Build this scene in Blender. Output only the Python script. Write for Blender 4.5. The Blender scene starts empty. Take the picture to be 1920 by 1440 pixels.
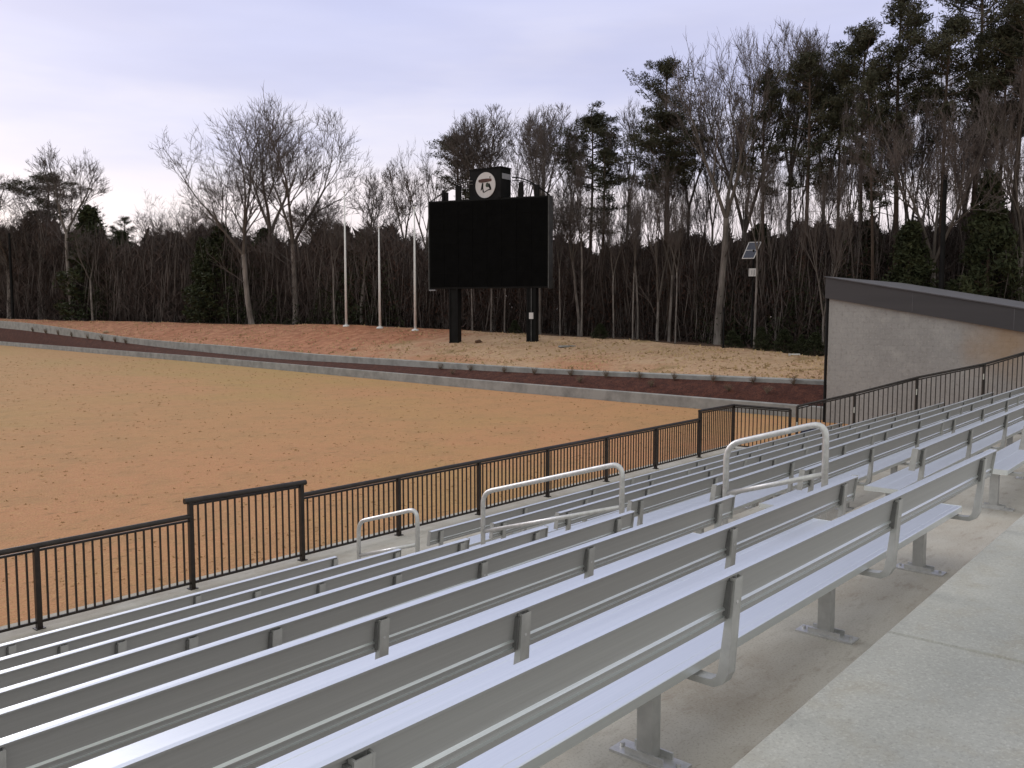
import bpy, math, random
import numpy as np
from mathutils import Vector, Matrix, noise

sc = bpy.context.scene
COL = sc.collection
R = math.radians
EYE = 4.15                       # eye height above the field

# ---------------------------------------------------------------- camera
F_PX, YAW, PITCH = 1640.0, 40.3, math.degrees(math.atan(133 / 1640.0))
cd = bpy.data.cameras.new("camera")
cd.sensor_width = 36.0
cd.lens = 36.0 * F_PX / 1920.0
cd.clip_start, cd.clip_end = 0.05, 3000
cam = bpy.data.objects.new("camera", cd)
COL.objects.link(cam)
cam.location = (0, 0, EYE)
cam.rotation_euler = (R(90 - PITCH), 0, R(YAW - 90))
sc.camera = cam

# ---------------------------------------------------------------- sky, sun, exposure
SUN_AZ, SUN_EL = 88.0, 27.0      # direction of the bright part of the sky, degrees from +x
w = bpy.data.worlds.new("World"); sc.world = w; w.use_nodes = True
nt = w.node_tree; nt.nodes.clear()
def N(t, kind, **kw):
    n = t.nodes.new(kind)
    for k, v in kw.items(): setattr(n, k, v)
    return n
out = N(nt, 'ShaderNodeOutputWorld')
tc = N(nt, 'ShaderNodeTexCoord')
sky = N(nt, 'ShaderNodeTexSky', sky_type='NISHITA', sun_disc=False)
sky.sun_elevation = R(SUN_EL); sky.sun_rotation = R(90 - SUN_AZ)
sky.air_density = 1.2; sky.dust_density = 2.0
bg1 = N(nt, 'ShaderNodeBackground'); bg1.inputs[1].default_value = 0.09
nt.links.new(sky.outputs[0], bg1.inputs[0])
# cloud sheet: colour by elevation, broken by long soft noise, brighter towards the low sun
sep = N(nt, 'ShaderNodeSeparateXYZ'); nt.links.new(tc.outputs['Generated'], sep.inputs[0])
ramp = N(nt, 'ShaderNodeValToRGB'); e = ramp.color_ramp.elements
e[0].position = 0.0; e[0].color = (0.90, 0.80, 0.84, 1)
e[1].position = 1.0; e[1].color = (0.45, 0.46, 0.62, 1)
for p, c in ((0.09, (0.93, 0.84, 0.88, 1)), (0.16, (0.82, 0.78, 0.88, 1)), (0.25, (0.64, 0.645, 0.86, 1)), (0.42, (0.55, 0.58, 0.86, 1)), (.6, (0.50, 0.52, 0.75, 1))):
    x = e.new(p); x.color = c
mp = N(nt, 'ShaderNodeMapping'); mp.inputs['Scale'].default_value = (1.6, 1.6, 8.0)
mp.inputs['Rotation'].default_value = (R(4), R(-5), 0)
nt.links.new(tc.outputs['Generated'], mp.inputs[0])
nz = N(nt, 'ShaderNodeTexNoise'); nz.inputs['Scale'].default_value = 1.7; nz.inputs['Detail'].default_value = 5; nz.inputs['Roughness'].default_value = .5
nt.links.new(mp.outputs[0], nz.inputs['Vector'])
ml = N(nt, 'ShaderNodeMath', operation='MULTIPLY_ADD'); ml.inputs[1].default_value = 0.34; ml.inputs[2].default_value = -0.17
nt.links.new(nz.outputs[0], ml.inputs[0])
ad = N(nt, 'ShaderNodeMath', operation='ADD'); nt.links.new(sep.outputs[2], ad.inputs[0]); nt.links.new(ml.outputs[0], ad.inputs[1])
nt.links.new(ad.outputs[0], ramp.inputs[0])
# brightness by azimuth
vd = N(nt, 'ShaderNodeVectorMath', operation='DOT_PRODUCT')
vd.inputs[1].default_value = (math.cos(R(70)), math.sin(R(70)), 0.0)
nt.links.new(tc.outputs['Generated'], vd.inputs[0])
mr = N(nt, 'ShaderNodeMapRange'); mr.inputs[1].default_value = -1; mr.inputs[2].default_value = 0.85; mr.inputs[3].default_value = 1.0; mr.inputs[4].default_value = 1.08
nt.links.new(vd.outputs['Value'], mr.inputs[0])
# unseen sky overhead and behind the camera, whitened to light the stand neutrally
vb = N(nt, 'ShaderNodeVectorMath', operation='DOT_PRODUCT'); vb.inputs[1].default_value = (-.45, -.55, .70)
nt.links.new(tc.outputs['Generated'], vb.inputs[0])
mb_ = N(nt, 'ShaderNodeMapRange'); mb_.inputs[1].default_value = 0.0; mb_.inputs[2].default_value = 0.55; nt.links.new(vb.outputs['Value'], mb_.inputs[0])
mxw = N(nt, 'ShaderNodeMix', data_type='RGBA'); nt.links.new(mb_.outputs[0], mxw.inputs[0]); nt.links.new(ramp.outputs[0], mxw.inputs[6]); mxw.inputs[7].default_value = (.88, .88, .82, 1)
mp3 = N(nt, 'ShaderNodeMapping'); mp3.inputs['Scale'].default_value = (1.0, 1.0, 5.0); mp3.inputs['Location'].default_value = (3.1, .4, 0); nt.links.new(tc.outputs['Generated'], mp3.inputs[0])
n3 = N(nt, 'ShaderNodeTexNoise'); n3.inputs['Scale'].default_value = 2.4; n3.inputs['Detail'].default_value = 4; nt.links.new(mp3.outputs[0], n3.inputs['Vector'])
m3 = N(nt, 'ShaderNodeMapRange'); m3.inputs[1].default_value = .44; m3.inputs[2].default_value = .66; m3.inputs[4].default_value = .55; nt.links.new(n3.outputs[0], m3.inputs[0])
e3 = N(nt, 'ShaderNodeMapRange'); e3.inputs[1].default_value = .10; e3.inputs[2].default_value = .24; nt.links.new(sep.outputs[2], e3.inputs[0])
k3 = N(nt, 'ShaderNodeMath', operation='MULTIPLY'); nt.links.new(m3.outputs[0], k3.inputs[0]); nt.links.new(e3.outputs[0], k3.inputs[1])
mx3 = N(nt, 'ShaderNodeMix', data_type='RGBA'); nt.links.new(k3.outputs[0], mx3.inputs[0]); nt.links.new(ramp.outputs[0], mx3.inputs[6]); mx3.inputs[7].default_value = (.50, .51, .73, 1)
nt.links.new(mx3.outputs[2], mxw.inputs[6])
bg2 = N(nt, 'ShaderNodeBackground'); nt.links.new(mxw.outputs[2], bg2.inputs[0]); nt.links.new(mr.outputs[0], bg2.inputs[1])
mix = N(nt, 'ShaderNodeMixShader'); mix.inputs[0].default_value = 0.86
nt.links.new(bg1.outputs[0], mix.inputs[1]); nt.links.new(bg2.outputs[0], mix.inputs[2])
nt.links.new(mix.outputs[0], out.inputs[0])
sl = bpy.data.lights.new("sun", 'SUN'); sl.energy = 1.3; sl.angle = R(28); sl.color = (1, .95, .90)
so = bpy.data.objects.new("sun", sl); COL.objects.link(so)
sd = Vector((math.cos(R(SUN_AZ)) * math.cos(R(SUN_EL)), math.sin(R(SUN_AZ)) * math.cos(R(SUN_EL)), math.sin(R(SUN_EL))))
so.rotation_euler = sd.to_track_quat('Z', 'Y').to_euler(); so.location = (0, 40, 60)
sc.view_settings.view_transform = 'Standard'; sc.view_settings.look = 'None'
sc.view_settings.exposure = 0.12; sc.view_settings.gamma = 1

# ---------------------------------------------------------------- pixel helpers (photograph 1920 x 1440)
ca, sa, cp, sp = math.cos(R(YAW)), math.sin(R(YAW)), math.cos(R(PITCH)), math.sin(R(PITCH))
VF = np.array([ca * cp, sa * cp, -sp]); VR = np.array([sa, -ca, 0.0]); VU = np.cross(VR, VF)
def ray(u, v): return VF + (u - 960) / F_PX * VR - (v - 720) / F_PX * VU
def hray(u):                       # horizontal direction of a picture column, per metre of depth
    r = VF + (u - 960) / F_PX * VR
    h = np.array([ca, sa]) + (u - 960) / F_PX * np.array([sa, -ca])
    return h
def at(u, d): h = hray(u); return float(h[0] * d), float(h[1] * d)
def zv(v, d): return EYE - (v - 587) / F_PX * d      # height seen at picture row v at distance d

# ---------------------------------------------------------------- scene-building helpers
class MB:
    def __init__(s): s.v = []; s.f = []; s.m = []
    def add(s, vs, fs, mi=0):
        o = len(s.v); s.v += [tuple(p) for p in vs]; s.f += [tuple(i + o for i in f) for f in fs]; s.m += [mi] * len(fs)
    def box(s, x0, x1, y0, y1, z0, z1, mi=0):
        s.add([(x0,y0,z0),(x1,y0,z0),(x1,y1,z0),(x0,y1,z0),(x0,y0,z1),(x1,y0,z1),(x1,y1,z1),(x0,y1,z1)],
              [(0,3,2,1),(4,5,6,7),(0,1,5,4),(1,2,6,5),(2,3,7,6),(3,0,4,7)], mi)
    def hexa(s, bot, top, mi=0):
        s.add(list(bot) + list(top), [(3,2,1,0),(4,5,6,7),(0,1,5,4),(1,2,6,5),(2,3,7,6),(3,0,4,7)], mi)
    def beam(s, a, b, wx, wy, mi=0, up=(0,0,1)):         # rectangular bar between two points
        a = Vector(a); b = Vector(b); d = (b - a).normalized(); u = Vector(up)
        if abs(d.dot(u)) > .98: u = Vector((0, 1, 0))
        sx = d.cross(u).normalized() * wx / 2; sy = sx.cross(d).normalized() * wy / 2
        q = lambda p: [p - sx - sy, p + sx - sy, p + sx + sy, p - sx + sy]
        s.add(q(a) + q(b), [(0,3,2,1),(4,5,6,7),(0,1,5,4),(1,2,6,5),(2,3,7,6),(3,0,4,7)], mi)
    def tube(s, pts, rads, n=8, mi=0, cap=True):
        pts = [Vector(p) for p in pts]; rings = []
        if not hasattr(rads, '__len__'): rads = [rads] * len(pts)
        o = len(s.v); ref = None
        for i, p in enumerate(pts):
            d = (pts[min(i+1, len(pts)-1)] - pts[max(i-1, 0)]).normalized()
            if ref is None: ref = Vector((1,0,0)) if abs(d.x) < .8 else Vector((0,1,0))
            a = (ref - d * ref.dot(d)).normalized(); ref = a; b = d.cross(a)
            for k in range(n):
                t = 2 * math.pi * k / n
                s.v.append(tuple(p + (a * math.cos(t) + b * math.sin(t)) * rads[i]))
        for i in range(len(pts) - 1):
            for k in range(n):
                k2 = (k + 1) % n
                s.f.append((o+i*n+k, o+i*n+k2, o+(i+1)*n+k2, o+(i+1)*n+k)); s.m.append(mi)
        if cap:
            s.f.append(tuple(o + k for k in reversed(range(n)))); s.m.append(mi)
            s.f.append(tuple(o + (len(pts)-1)*n + k for k in range(n))); s.m.append(mi)
    def extrude_x(s, prof, x0, x1, mi=0):               # closed (y, z) profile along x
        n = len(prof)
        s.add([(x0, y, z) for y, z in prof] + [(x1, y, z) for y, z in prof],
              [(i, (i+1) % n, n + (i+1) % n, n + i) for i in range(n)] + [tuple(reversed(range(n))), tuple(range(n, 2*n))], mi)
    def build(s, name, mat, parent=None, smooth=False, fix=True):
        me = bpy.data.meshes.new(name); me.from_pydata(s.v, [], s.f)
        for m in (mat if isinstance(mat, (list, tuple)) else [mat]): me.materials.append(m)
        if any(s.m): me.polygons.foreach_set('material_index', s.m)
        if smooth: me.polygons.foreach_set('use_smooth', [True] * len(me.polygons))
        if fix and len(s.f) < 60000:
            import bmesh
            bm = bmesh.new(); bm.from_mesh(me); bmesh.ops.recalc_face_normals(bm, faces=bm.faces); bm.to_mesh(me); bm.free()
        me.update()
        o = bpy.data.objects.new(name, me); COL.objects.link(o)
        if parent: o.parent = parent
        return o
def tag(o, label=None, cat=None, group=None, kind=None):
    if label: o['label'] = label
    if cat: o['category'] = cat
    if group: o['group'] = group
    if kind: o['kind'] = kind
    return o
def empty(name, loc=(0,0,0), rz=0):
    o = bpy.data.objects.new(name, None); COL.objects.link(o); o.location = loc; o.rotation_euler = (0,0,rz); o.empty_display_size = .2
    return o
def kids(o): return [c for c in o.children]
def copy_tree(o, parent=None):
    c = o.copy(); COL.objects.link(c); c.parent = parent
    for ch in kids(o): copy_tree(ch, c)
    return c

# ---------------------------------------------------------------- materials
def mat(name, base, rough=.8, metal=0, var=None, scale=4, detail=6, bump=0, bscale=40, coords='Object', spec=.5, stretch=None, ramp_pos=(.35,.65)):
    m = bpy.data.materials.new(name); m.use_nodes = True; t = m.node_tree; b = t.nodes['Principled BSDF']
    b.inputs['Roughness'].default_value = rough; b.inputs['Metallic'].default_value = metal
    b.inputs['Specular IOR Level'].default_value = spec
    b.inputs['Base Color'].default_value = (*base, 1)
    c = N(t, 'ShaderNodeTexCoord'); mpn = N(t, 'ShaderNodeMapping'); t.links.new(c.outputs[coords], mpn.inputs[0])
    if stretch: mpn.inputs['Scale'].default_value = stretch
    if var:
        n1 = N(t, 'ShaderNodeTexNoise'); n1.inputs['Scale'].default_value = scale; n1.inputs['Detail'].default_value = detail; n1.inputs['Roughness'].default_value = .62
        t.links.new(mpn.outputs[0], n1.inputs['Vector'])
        r = N(t, 'ShaderNodeValToRGB'); r.color_ramp.elements[0].position = ramp_pos[0]; r.color_ramp.elements[1].position = ramp_pos[1]
        r.color_ramp.elements[0].color = (*base, 1); r.color_ramp.elements[1].color = (*var, 1)
        t.links.new(n1.outputs[0], r.inputs[0]); t.links.new(r.outputs[0], b.inputs['Base Color'])
    if bump:
        n2 = N(t, 'ShaderNodeTexNoise'); n2.inputs['Scale'].default_value = bscale; n2.inputs['Detail'].default_value = 5
        t.links.new(mpn.outputs[0], n2.inputs['Vector'])
        bp = N(t, 'ShaderNodeBump'); bp.inputs['Strength'].default_value = bump; bp.inputs['Distance'].default_value = .02
        t.links.new(n2.outputs[0], bp.inputs['Height']); t.links.new(bp.outputs[0], b.inputs['Normal'])
    return m
def layered(name, layers, rough=.95, bump=0, bscale=30, bdist=.03, spec=.2):
    """layers: (colour, scale, lo, hi, stretch, offset): first is the base, each next is mixed in by its own noise"""
    m = bpy.data.materials.new(name); m.use_nodes = True; t = m.node_tree; b = t.nodes['Principled BSDF']
    b.inputs['Roughness'].default_value = rough; b.inputs['Specular IOR Level'].default_value = spec
    c = N(t, 'ShaderNodeTexCoord'); prev = None
    for i, L in enumerate(layers):
        col = L[0]
        if prev is None:
            rgb = N(t, 'ShaderNodeRGB'); rgb.outputs[0].default_value = (*col, 1); prev = rgb.outputs[0]; continue
        _, scl, lo, hi, st, off, amt = L
        mpn = N(t, 'ShaderNodeMapping'); mpn.inputs['Scale'].default_value = st; mpn.inputs['Location'].default_value = (off, off * 1.7, off * .3)
        t.links.new(c.outputs['Object'], mpn.inputs[0])
        n1 = N(t, 'ShaderNodeTexNoise'); n1.inputs['Scale'].default_value = scl; n1.inputs['Detail'].default_value = 7; n1.inputs['Roughness'].default_value = .6
        t.links.new(mpn.outputs[0], n1.inputs['Vector'])
        r = N(t, 'ShaderNodeMapRange'); r.inputs[1].default_value = lo; r.inputs[2].default_value = hi; r.inputs[3].default_value = 0; r.inputs[4].default_value = amt
        t.links.new(n1.outputs[0], r.inputs[0])
        mx = N(t, 'ShaderNodeMix', data_type='RGBA'); t.links.new(r.outputs[0], mx.inputs[0]); t.links.new(prev, mx.inputs[6]); mx.inputs[7].default_value = (*col, 1)
        prev = mx.outputs[2]
    t.links.new(prev, b.inputs['Base Color'])
    if bump:
        n2 = N(t, 'ShaderNodeTexNoise'); n2.inputs['Scale'].default_value = bscale; n2.inputs['Detail'].default_value = 6
        t.links.new(c.outputs['Object'], n2.inputs['Vector'])
        bp = N(t, 'ShaderNodeBump'); bp.inputs['Strength'].default_value = bump; bp.inputs['Distance'].default_value = bdist
        t.links.new(n2.outputs[0], bp.inputs['Height']); t.links.new(bp.outputs[0], b.inputs['Normal'])
    m['prev'] = 1
    return m, prev

ONE = (1, 1, 1)
M = {}
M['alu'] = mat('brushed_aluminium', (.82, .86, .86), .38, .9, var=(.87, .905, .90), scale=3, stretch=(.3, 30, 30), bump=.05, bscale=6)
M['alu_shaded'] = mat('shaded_back_aluminium', (.375, .375, .375), .45, .35, var=(.41, .41, .41), scale=3, stretch=(.3, 30, 30), bump=.05, bscale=6)  # same aluminium as the seats, its shaded side darkened in the colour
M['alu_dull'] = mat('mill_aluminium', (.42, .42, .415), .5, .45, var=(.52, .52, .51), scale=9, bump=.08)
M['shade_strip'] = mat('dark_bracket_shade', (.12, .12, .12), .8, 0, var=(.16, .16, .16), scale=9)  # dark colour for the shaded gap beside each bracket
M['galv'] = mat('galvanised_pipe', (.52, .52, .52), .42, .6, var=(.66, .66, .66), scale=18)
M['black_paint'] = mat('dark_bronze_paint', (.012, .009, .008), .42, .0, var=(.03, .021, .017), scale=7, spec=.4)
M['black_steel'] = mat('black_steel', (.005, .005, .0055), .7, .0, var=(.010, .010, .011), scale=2, spec=.15)
M['screen'] = mat('dark_led_screen', (.0015, .0015, .0018), .85, 0, var=(.003, .003, .0034), scale=1.5, spec=.08)
M['steel_edge'] = mat('grey_steel_trim', (.05, .05, .055), .5, .4, var=(.09, .09, .09), scale=2)
M['white_pole'] = mat('white_pole_paint', (.78, .77, .78), .35, 0, var=(.68, .67, .68), scale=2)
M['white_disc'] = mat('white_emblem_panel', (.62, .60, .62), .5, 0, var=(.55, .53, .55), scale=2)
M['emblem_red'] = mat('rust_red_emblem', (.085, .03, .02), .6, 0, var=(.06, .022, .016), scale=2)
M['emblem_green'] = mat('dark_green_emblem', (.025, .05, .025), .6, 0, var=(.03, .04, .03), scale=2)
M['grey_label'] = mat('pale_grey_label', (.22, .22, .26), .6, 0, var=(.28, .28, .32), scale=5)
M['pv'] = mat('solar_cells', (.045, .05, .085), .25, 0, var=(.06, .065, .10), scale=8)
M['tag_white'] = mat('white_tag', (.62, .60, .55), .7, 0, var=(.5, .48, .43), scale=30)
M['roof'] = mat('dark_roof_membrane', (.060, .058, .066), .8, 0, var=(.095, .09, .10), scale=3, bump=.2, bscale=50)
M['fascia'] = mat('charcoal_fascia_metal', (.038, .036, .042), .65, 0, var=(.050, .047, .054), scale=.7, stretch=(1, .3, 3))
M['rock'] = mat('clay_rock', (.30, .20, .13), .95, 0, var=(.42, .3, .2), scale=5, bump=.5)
M['rock_dark'] = mat('dark_rock', (.07, .035, .02), .95, 0, var=(.12, .06, .03), scale=5, bump=.5)
M['bark'] = mat('grey_bark', (.075, .062, .055), .95, 0, var=(.13, .11, .10), scale=2, stretch=(1, 1, .3), bump=.4, bscale=20)
M['bark_pale'] = mat('pale_grey_bark', (.10, .088, .083), .95, 0, var=(.25, .22, .21), scale=1.6, stretch=(1, 1, .4), bump=.4, bscale=20)
M['bark_pine'] = mat('pine_bark', (.05, .036, .03), .95, 0, var=(.10, .07, .055), scale=2, stretch=(1, 1, .3), bump=.4, bscale=20)
M['twig'] = mat('winter_twigs', (.07, .056, .054), .9, 0, var=(.12, .098, .092), scale=.6)
M['needles'] = mat('pine_needles', (.036, .038, .024), .8, 0, var=(.070, .068, .042), scale=.5, spec=.2)
M['needles_dark'] = mat('cedar_needles', (.022, .028, .014), .8, 0, var=(.045, .052, .024), scale=.6, spec=.2)
M['brush_brown'] = mat('brown_winter_brush', (.034, .026, .025), .9, 0, var=(.105, .080, .075), scale=.16, detail=4, spec=.1)
M['brush_red'] = mat('russet_dead_leaves', (.042, .024, .020), .9, 0, var=(.085, .048, .038), scale=.4, spec=.1)
M['brush_green'] = mat('dark_green_brush', (.018, .023, .012), .9, 0, var=(.038, .045, .022), scale=.4, spec=.1)
M['shrub_dead'] = mat('dormant_shrub_stems', (.12, .085, .06), .9, 0, var=(.2, .15, .11), scale=3)
M['tarp'] = mat('navy_cloth', (.012, .016, .05), .6, 0, var=(.02, .025, .07), scale=3)
M['mulch'] = layered('red_brown_mulch', [((.055, .018, .013),), ((.105, .038, .025), 3, .42, .62, ONE, 0, .8), ((.025, .010, .008), 14, .5, .62, ONE, 5, .9)], bump=.9, bscale=14, bdist=.06)[0]

def concrete(name, base, stain, blotch, joints=None, amt=.6):
    m, prev = layered(name, [(base,), (tuple(c * .82 for c in base), 1.1, .4, .65, ONE, 0, .7), (blotch, .6, .46, .68, ONE, 7, amt), (stain, 5, .50, .70, (1, 1, 1), 3, .45), (tuple(c * .6 for c in base), 90, .50, .68, ONE, 9, .6), (tuple(min(1, c * 1.35) for c in base), 70, .52, .7, ONE, 29, .5)], rough=.88, bump=.25, bscale=120, bdist=.003, spec=.3)
    return m
M['concrete_walk'] = concrete('walkway_concrete', (.43, .43, .405), (.33, .30, .24), (.31, .315, .30), amt=.7)
M['concrete_wall'] = mat('retaining_concrete', (.30, .30, .295), .9, 0, var=(.18, .18, .178), scale=1.4, bump=.4, bscale=20, ramp_pos=(.4, .7))

# treads: buff concrete, brown washed-down dirt lying against each riser
def tread_mat():
    m, prev = layered('stained_tread_concrete', [((.47, .45, .41),), ((.39, .365, .325), .9, .42, .62, ONE, 0, .8), ((.34, .295, .24), 1.6, .46, .66, (.5, 1, 1), 4, .55), ((.25, .21, .17), 9, .55, .7, (.5, 1.5, 1), 8, .5), ((.52, .50, .46), 2.3, .55, .7, ONE, 11, .6), ((.17, .15, .12), 80, .52, .7, ONE, 19, .5), ((.48, .46, .42), 65, .54, .7, ONE, 39, .4)], rough=.92, bump=.3, bscale=90, bdist=.003)
    return m
M['tread'] = tread_mat()

# field of dormant turf: straw yellow at the far left, orange over bare clay in the middle
def field_mat():
    m, prev = layered('dormant_turf', [((.44, .245, .118),), ((.49, .23, .125), .045, .34, .60, (1, 1, 1), 2, .8), ((.38, .26, .10), .06, .48, .62, (1, .6, 1), 31, .8),
        ((.32, .20, .10), .8, .46, .68, (1, 1, 1), 5, .5), ((.52, .33, .15), 4.5, .50, .72, (1, 2.2, 1), 6, .6), ((.17, .115, .055), 2.6, .60, .70, (1, 2.2, 1), 15, .7), ((.27, .16, .06), 22, .5, .62, ONE, 25, .55)],
        bump=.8, bscale=18, bdist=.05)
    t = m.node_tree; b = t.nodes['Principled BSDF']
    c = N(t, 'ShaderNodeTexCoord'); s = N(t, 'ShaderNodeSeparateXYZ'); t.links.new(c.outputs['Object'], s.inputs[0])
    # gradual change of the turf along the field (thicker straw-coloured grass towards the far sideline)
    d = N(t, 'ShaderNodeMath', operation='MULTIPLY_ADD'); d.inputs[1].default_value = -1.05; t.links.new(s.outputs[0], d.inputs[0]); t.links.new(s.outputs[1], d.inputs[2])
    r = N(t, 'ShaderNodeMapRange'); r.inputs[1].default_value = 6; r.inputs[2].default_value = 42; r.inputs[3].default_value = 0; r.inputs[4].default_value = .5; t.links.new(d.outputs[0], r.inputs[0])
    mx = N(t, 'ShaderNodeMix', data_type='RGBA'); t.links.new(r.outputs[0], mx.inputs[0]); t.links.new(prev, mx.inputs[6])
    n = N(t, 'ShaderNodeTexNoise'); n.inputs['Scale'].default_value = 2.5; n.inputs['Detail'].default_value = 6; t.links.new(c.outputs['Object'], n.inputs['Vector'])
    rr = N(t, 'ShaderNodeValToRGB'); rr.color_ramp.elements[0].position = .35; rr.color_ramp.elements[0].color = (.25, .17, .07, 1); rr.color_ramp.elements[1].position = .7; rr.color_ramp.elements[1].color = (.43, .30, .145, 1)
    t.links.new(n.outputs[0], rr.inputs[0]); t.links.new(rr.outputs[0], mx.inputs[7]); t.links.new(mx.outputs[2], b.inputs['Base Color'])
    return m
M['field'] = field_mat()
M['hill'] = layered('clay_and_straw_bank', [((.43, .285, .185),), ((.38, .16, .085), .07, .46, .60, ONE, 12, .7), ((.47, .325, .22), .16, .5, .64, ONE, 40, .8), ((.20, .145, .06), .22, .56, .66, (1, 1.6, 1), 21, .75),
    ((.24, .095, .05), 1.3, .54, .70, (1, 2.5, 1), 3, .7), ((.56, .40, .22), 2.6, .52, .72, (1, 2, 1), 17, .6), ((.13, .08, .04), 5, .60, .74, ONE, 27, .6)], bump=1.0, bscale=6, bdist=.12)[0]
def redden():
    t = M['hill'].node_tree; b = t.nodes['Principled BSDF']; prev = b.inputs['Base Color'].links[0].from_socket
    c = N(t, 'ShaderNodeTexCoord'); sp = N(t, 'ShaderNodeSeparateXYZ'); t.links.new(c.outputs['Object'], sp.inputs[0])
    n = N(t, 'ShaderNodeTexNoise'); n.inputs['Scale'].default_value = .22; n.inputs['Detail'].default_value = 7; n.inputs['Roughness'].default_value = .65; t.links.new(c.outputs['Object'], n.inputs['Vector'])
    a = N(t, 'ShaderNodeMapRange'); a.inputs[1].default_value = 22; a.inputs[2].default_value = 62; a.inputs[3].default_value = -.42; a.inputs[4].default_value = .30; t.links.new(sp.outputs[1], a.inputs[0])
    d = N(t, 'ShaderNodeMath', operation='ADD'); t.links.new(a.outputs[0], d.inputs[0]); t.links.new(n.outputs[0], d.inputs[1])
    r = N(t, 'ShaderNodeMapRange'); r.inputs[1].default_value = .42; r.inputs[2].default_value = .62; r.inputs[4].default_value = .8; t.links.new(d.outputs[0], r.inputs[0])
    n2 = N(t, 'ShaderNodeTexNoise'); n2.inputs['Scale'].default_value = 1.5; n2.inputs['Detail'].default_value = 7; t.links.new(c.outputs['Object'], n2.inputs['Vector'])
    cr = N(t, 'ShaderNodeValToRGB'); cr.color_ramp.elements[0].position = .35; cr.color_ramp.elements[0].color = (.25, .085, .045, 1); cr.color_ramp.elements[1].position = .68; cr.color_ramp.elements[1].color = (.46, .21, .12, 1); t.links.new(n2.outputs[0], cr.inputs[0])
    mx = N(t, 'ShaderNodeMix', data_type='RGBA'); t.links.new(r.outputs[0], mx.inputs[0]); t.links.new(prev, mx.inputs[6]); t.links.new(cr.outputs[0], mx.inputs[7]); t.links.new(mx.outputs[2], b.inputs['Base Color'])
redden()
M['earth'] = mat('forest_floor', (.06, .035, .022), .95, 0, var=(.12, .06, .035), scale=.7, bump=.5, bscale=4)

# painted block wall of the building, with a rusty seep under the roof
def block_mat():
    m, prev = layered('grey_block_wall', [((.325, .322, .325),), ((.275, .272, .275), .5, .4, .62, ONE, 0, .8), ((.375, .37, .37), 2.2, .5, .7, ONE, 5, .7), ((.21, .20, .195), 9, .53, .68, ONE, 8, .5), ((.44, .43, .41), 13, .55, .68, ONE, 18, .4)], rough=.95)
    t = m.node_tree; b = t.nodes['Principled BSDF']; c = N(t, 'ShaderNodeTexCoord')
    # rusty seep: a blotch of its own at one place on the wall
    vm = N(t, 'ShaderNodeVectorMath', operation='DISTANCE'); vm.inputs[1].default_value = (33.0, 6.3, EYE - .95)
    nn = N(t, 'ShaderNodeTexNoise'); nn.inputs['Scale'].default_value = 1.2; t.links.new(c.outputs['Object'], nn.inputs['Vector'])
    va = N(t, 'ShaderNodeVectorMath', operation='MULTIPLY_ADD'); va.inputs[1].default_value = (1.2,)*3; t.links.new(nn.outputs['Color'], va.inputs[0]); t.links.new(c.outputs['Object'], va.inputs[2])
    vs = N(t, 'ShaderNodeVectorMath', operation='SUBTRACT'); vs.inputs[1].default_value = (.6,)*3; t.links.new(va.outputs[0], vs.inputs[0]); t.links.new(vs.outputs[0], vm.inputs[0])
    r = N(t, 'ShaderNodeMapRange'); r.inputs[1].default_value = 1.7; r.inputs[2].default_value = .2; r.inputs[3].default_value = 0; r.inputs[4].default_value = .6; t.links.new(vm.outputs['Value'], r.inputs[0])
    mx = N(t, 'ShaderNodeMix', data_type='RGBA'); t.links.new(r.outputs[0], mx.inputs[0]); t.links.new(prev, mx.inputs[6]); mx.inputs[7].default_value = (.34, .215, .11, 1)
    t.links.new(mx.outputs[2], b.inputs['Base Color'])
    # block courses as relief
    mpn = N(t, 'ShaderNodeMapping'); mpn.inputs['Rotation'].default_value = (R(90), 0, R(90)); t.links.new(c.outputs['Object'], mpn.inputs[0])
    sx = N(t, 'ShaderNodeSeparateXYZ'); t.links.new(c.outputs['Object'], sx.inputs[0]); cb = N(t, 'ShaderNodeCombineXYZ'); t.links.new(sx.outputs[1], cb.inputs[0]); t.links.new(sx.outputs[2], cb.inputs[1])
    br = N(t, 'ShaderNodeTexBrick'); br.inputs['Scale'].default_value = 1; br.inputs['Brick Width'].default_value = .4; br.inputs['Row Height'].default_value = .2; br.inputs['Mortar Size'].default_value = .009
    br.inputs['Color1'].default_value = (1,1,1,1); br.inputs['Color2'].default_value = (.93,.93,.93,1); br.inputs['Mortar'].default_value = (0,0,0,1)
    t.links.new(cb.outputs[0], br.inputs['Vector'])
    bp = N(t, 'ShaderNodeBump'); bp.inputs['Strength'].default_value = .7; bp.inputs['Distance'].default_value = .01
    t.links.new(br.outputs['Color'], bp.inputs['Height']); t.links.new(bp.outputs[0], b.inputs['Normal'])
    return m
M['block'] = block_mat()

# ================================================================ GROUND, BANK, WALLS
NB = dict(y=[-60, 8, 12, 30, 50, 70, 90, 125, 180, 420], x=[29, 33.2, 33.6, 35.0, 37.2, 39.4, 40.9, 43.7, 48, 66])   # foot of the field wall
def wall_depth(u):
    h = hray(u); lo, hi = 5, 460
    f = lambda d: h[0] * d - np.interp(h[1] * d, NB['y'], NB['x'])
    for _ in range(60):
        m_ = (lo + hi) / 2
        if f(m_) > 0: hi = m_
        else: lo = m_
    return hi
UK   = [-300, 0, 107, 213, 333, 433, 547, 640, 833, 1067, 1300, 1548, 2500]
VMT  = [613, 613, 627, 640, 655, 665, 675, 679, 691, 702, 711, 721, 721]
V2T  = [600, 600, 612, 630, 642, 648, 660, 667, 679, 693, 702, 712, 712]
VCR  = [596, 597, 601.5, 602, 605, 608, 608.5, 609, 619, 631, 647, 669, 669]
DCR  = [12, 12, 13, 14, 15, 16, 16, 16, 16, 15, 14, 12, 12]
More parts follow.
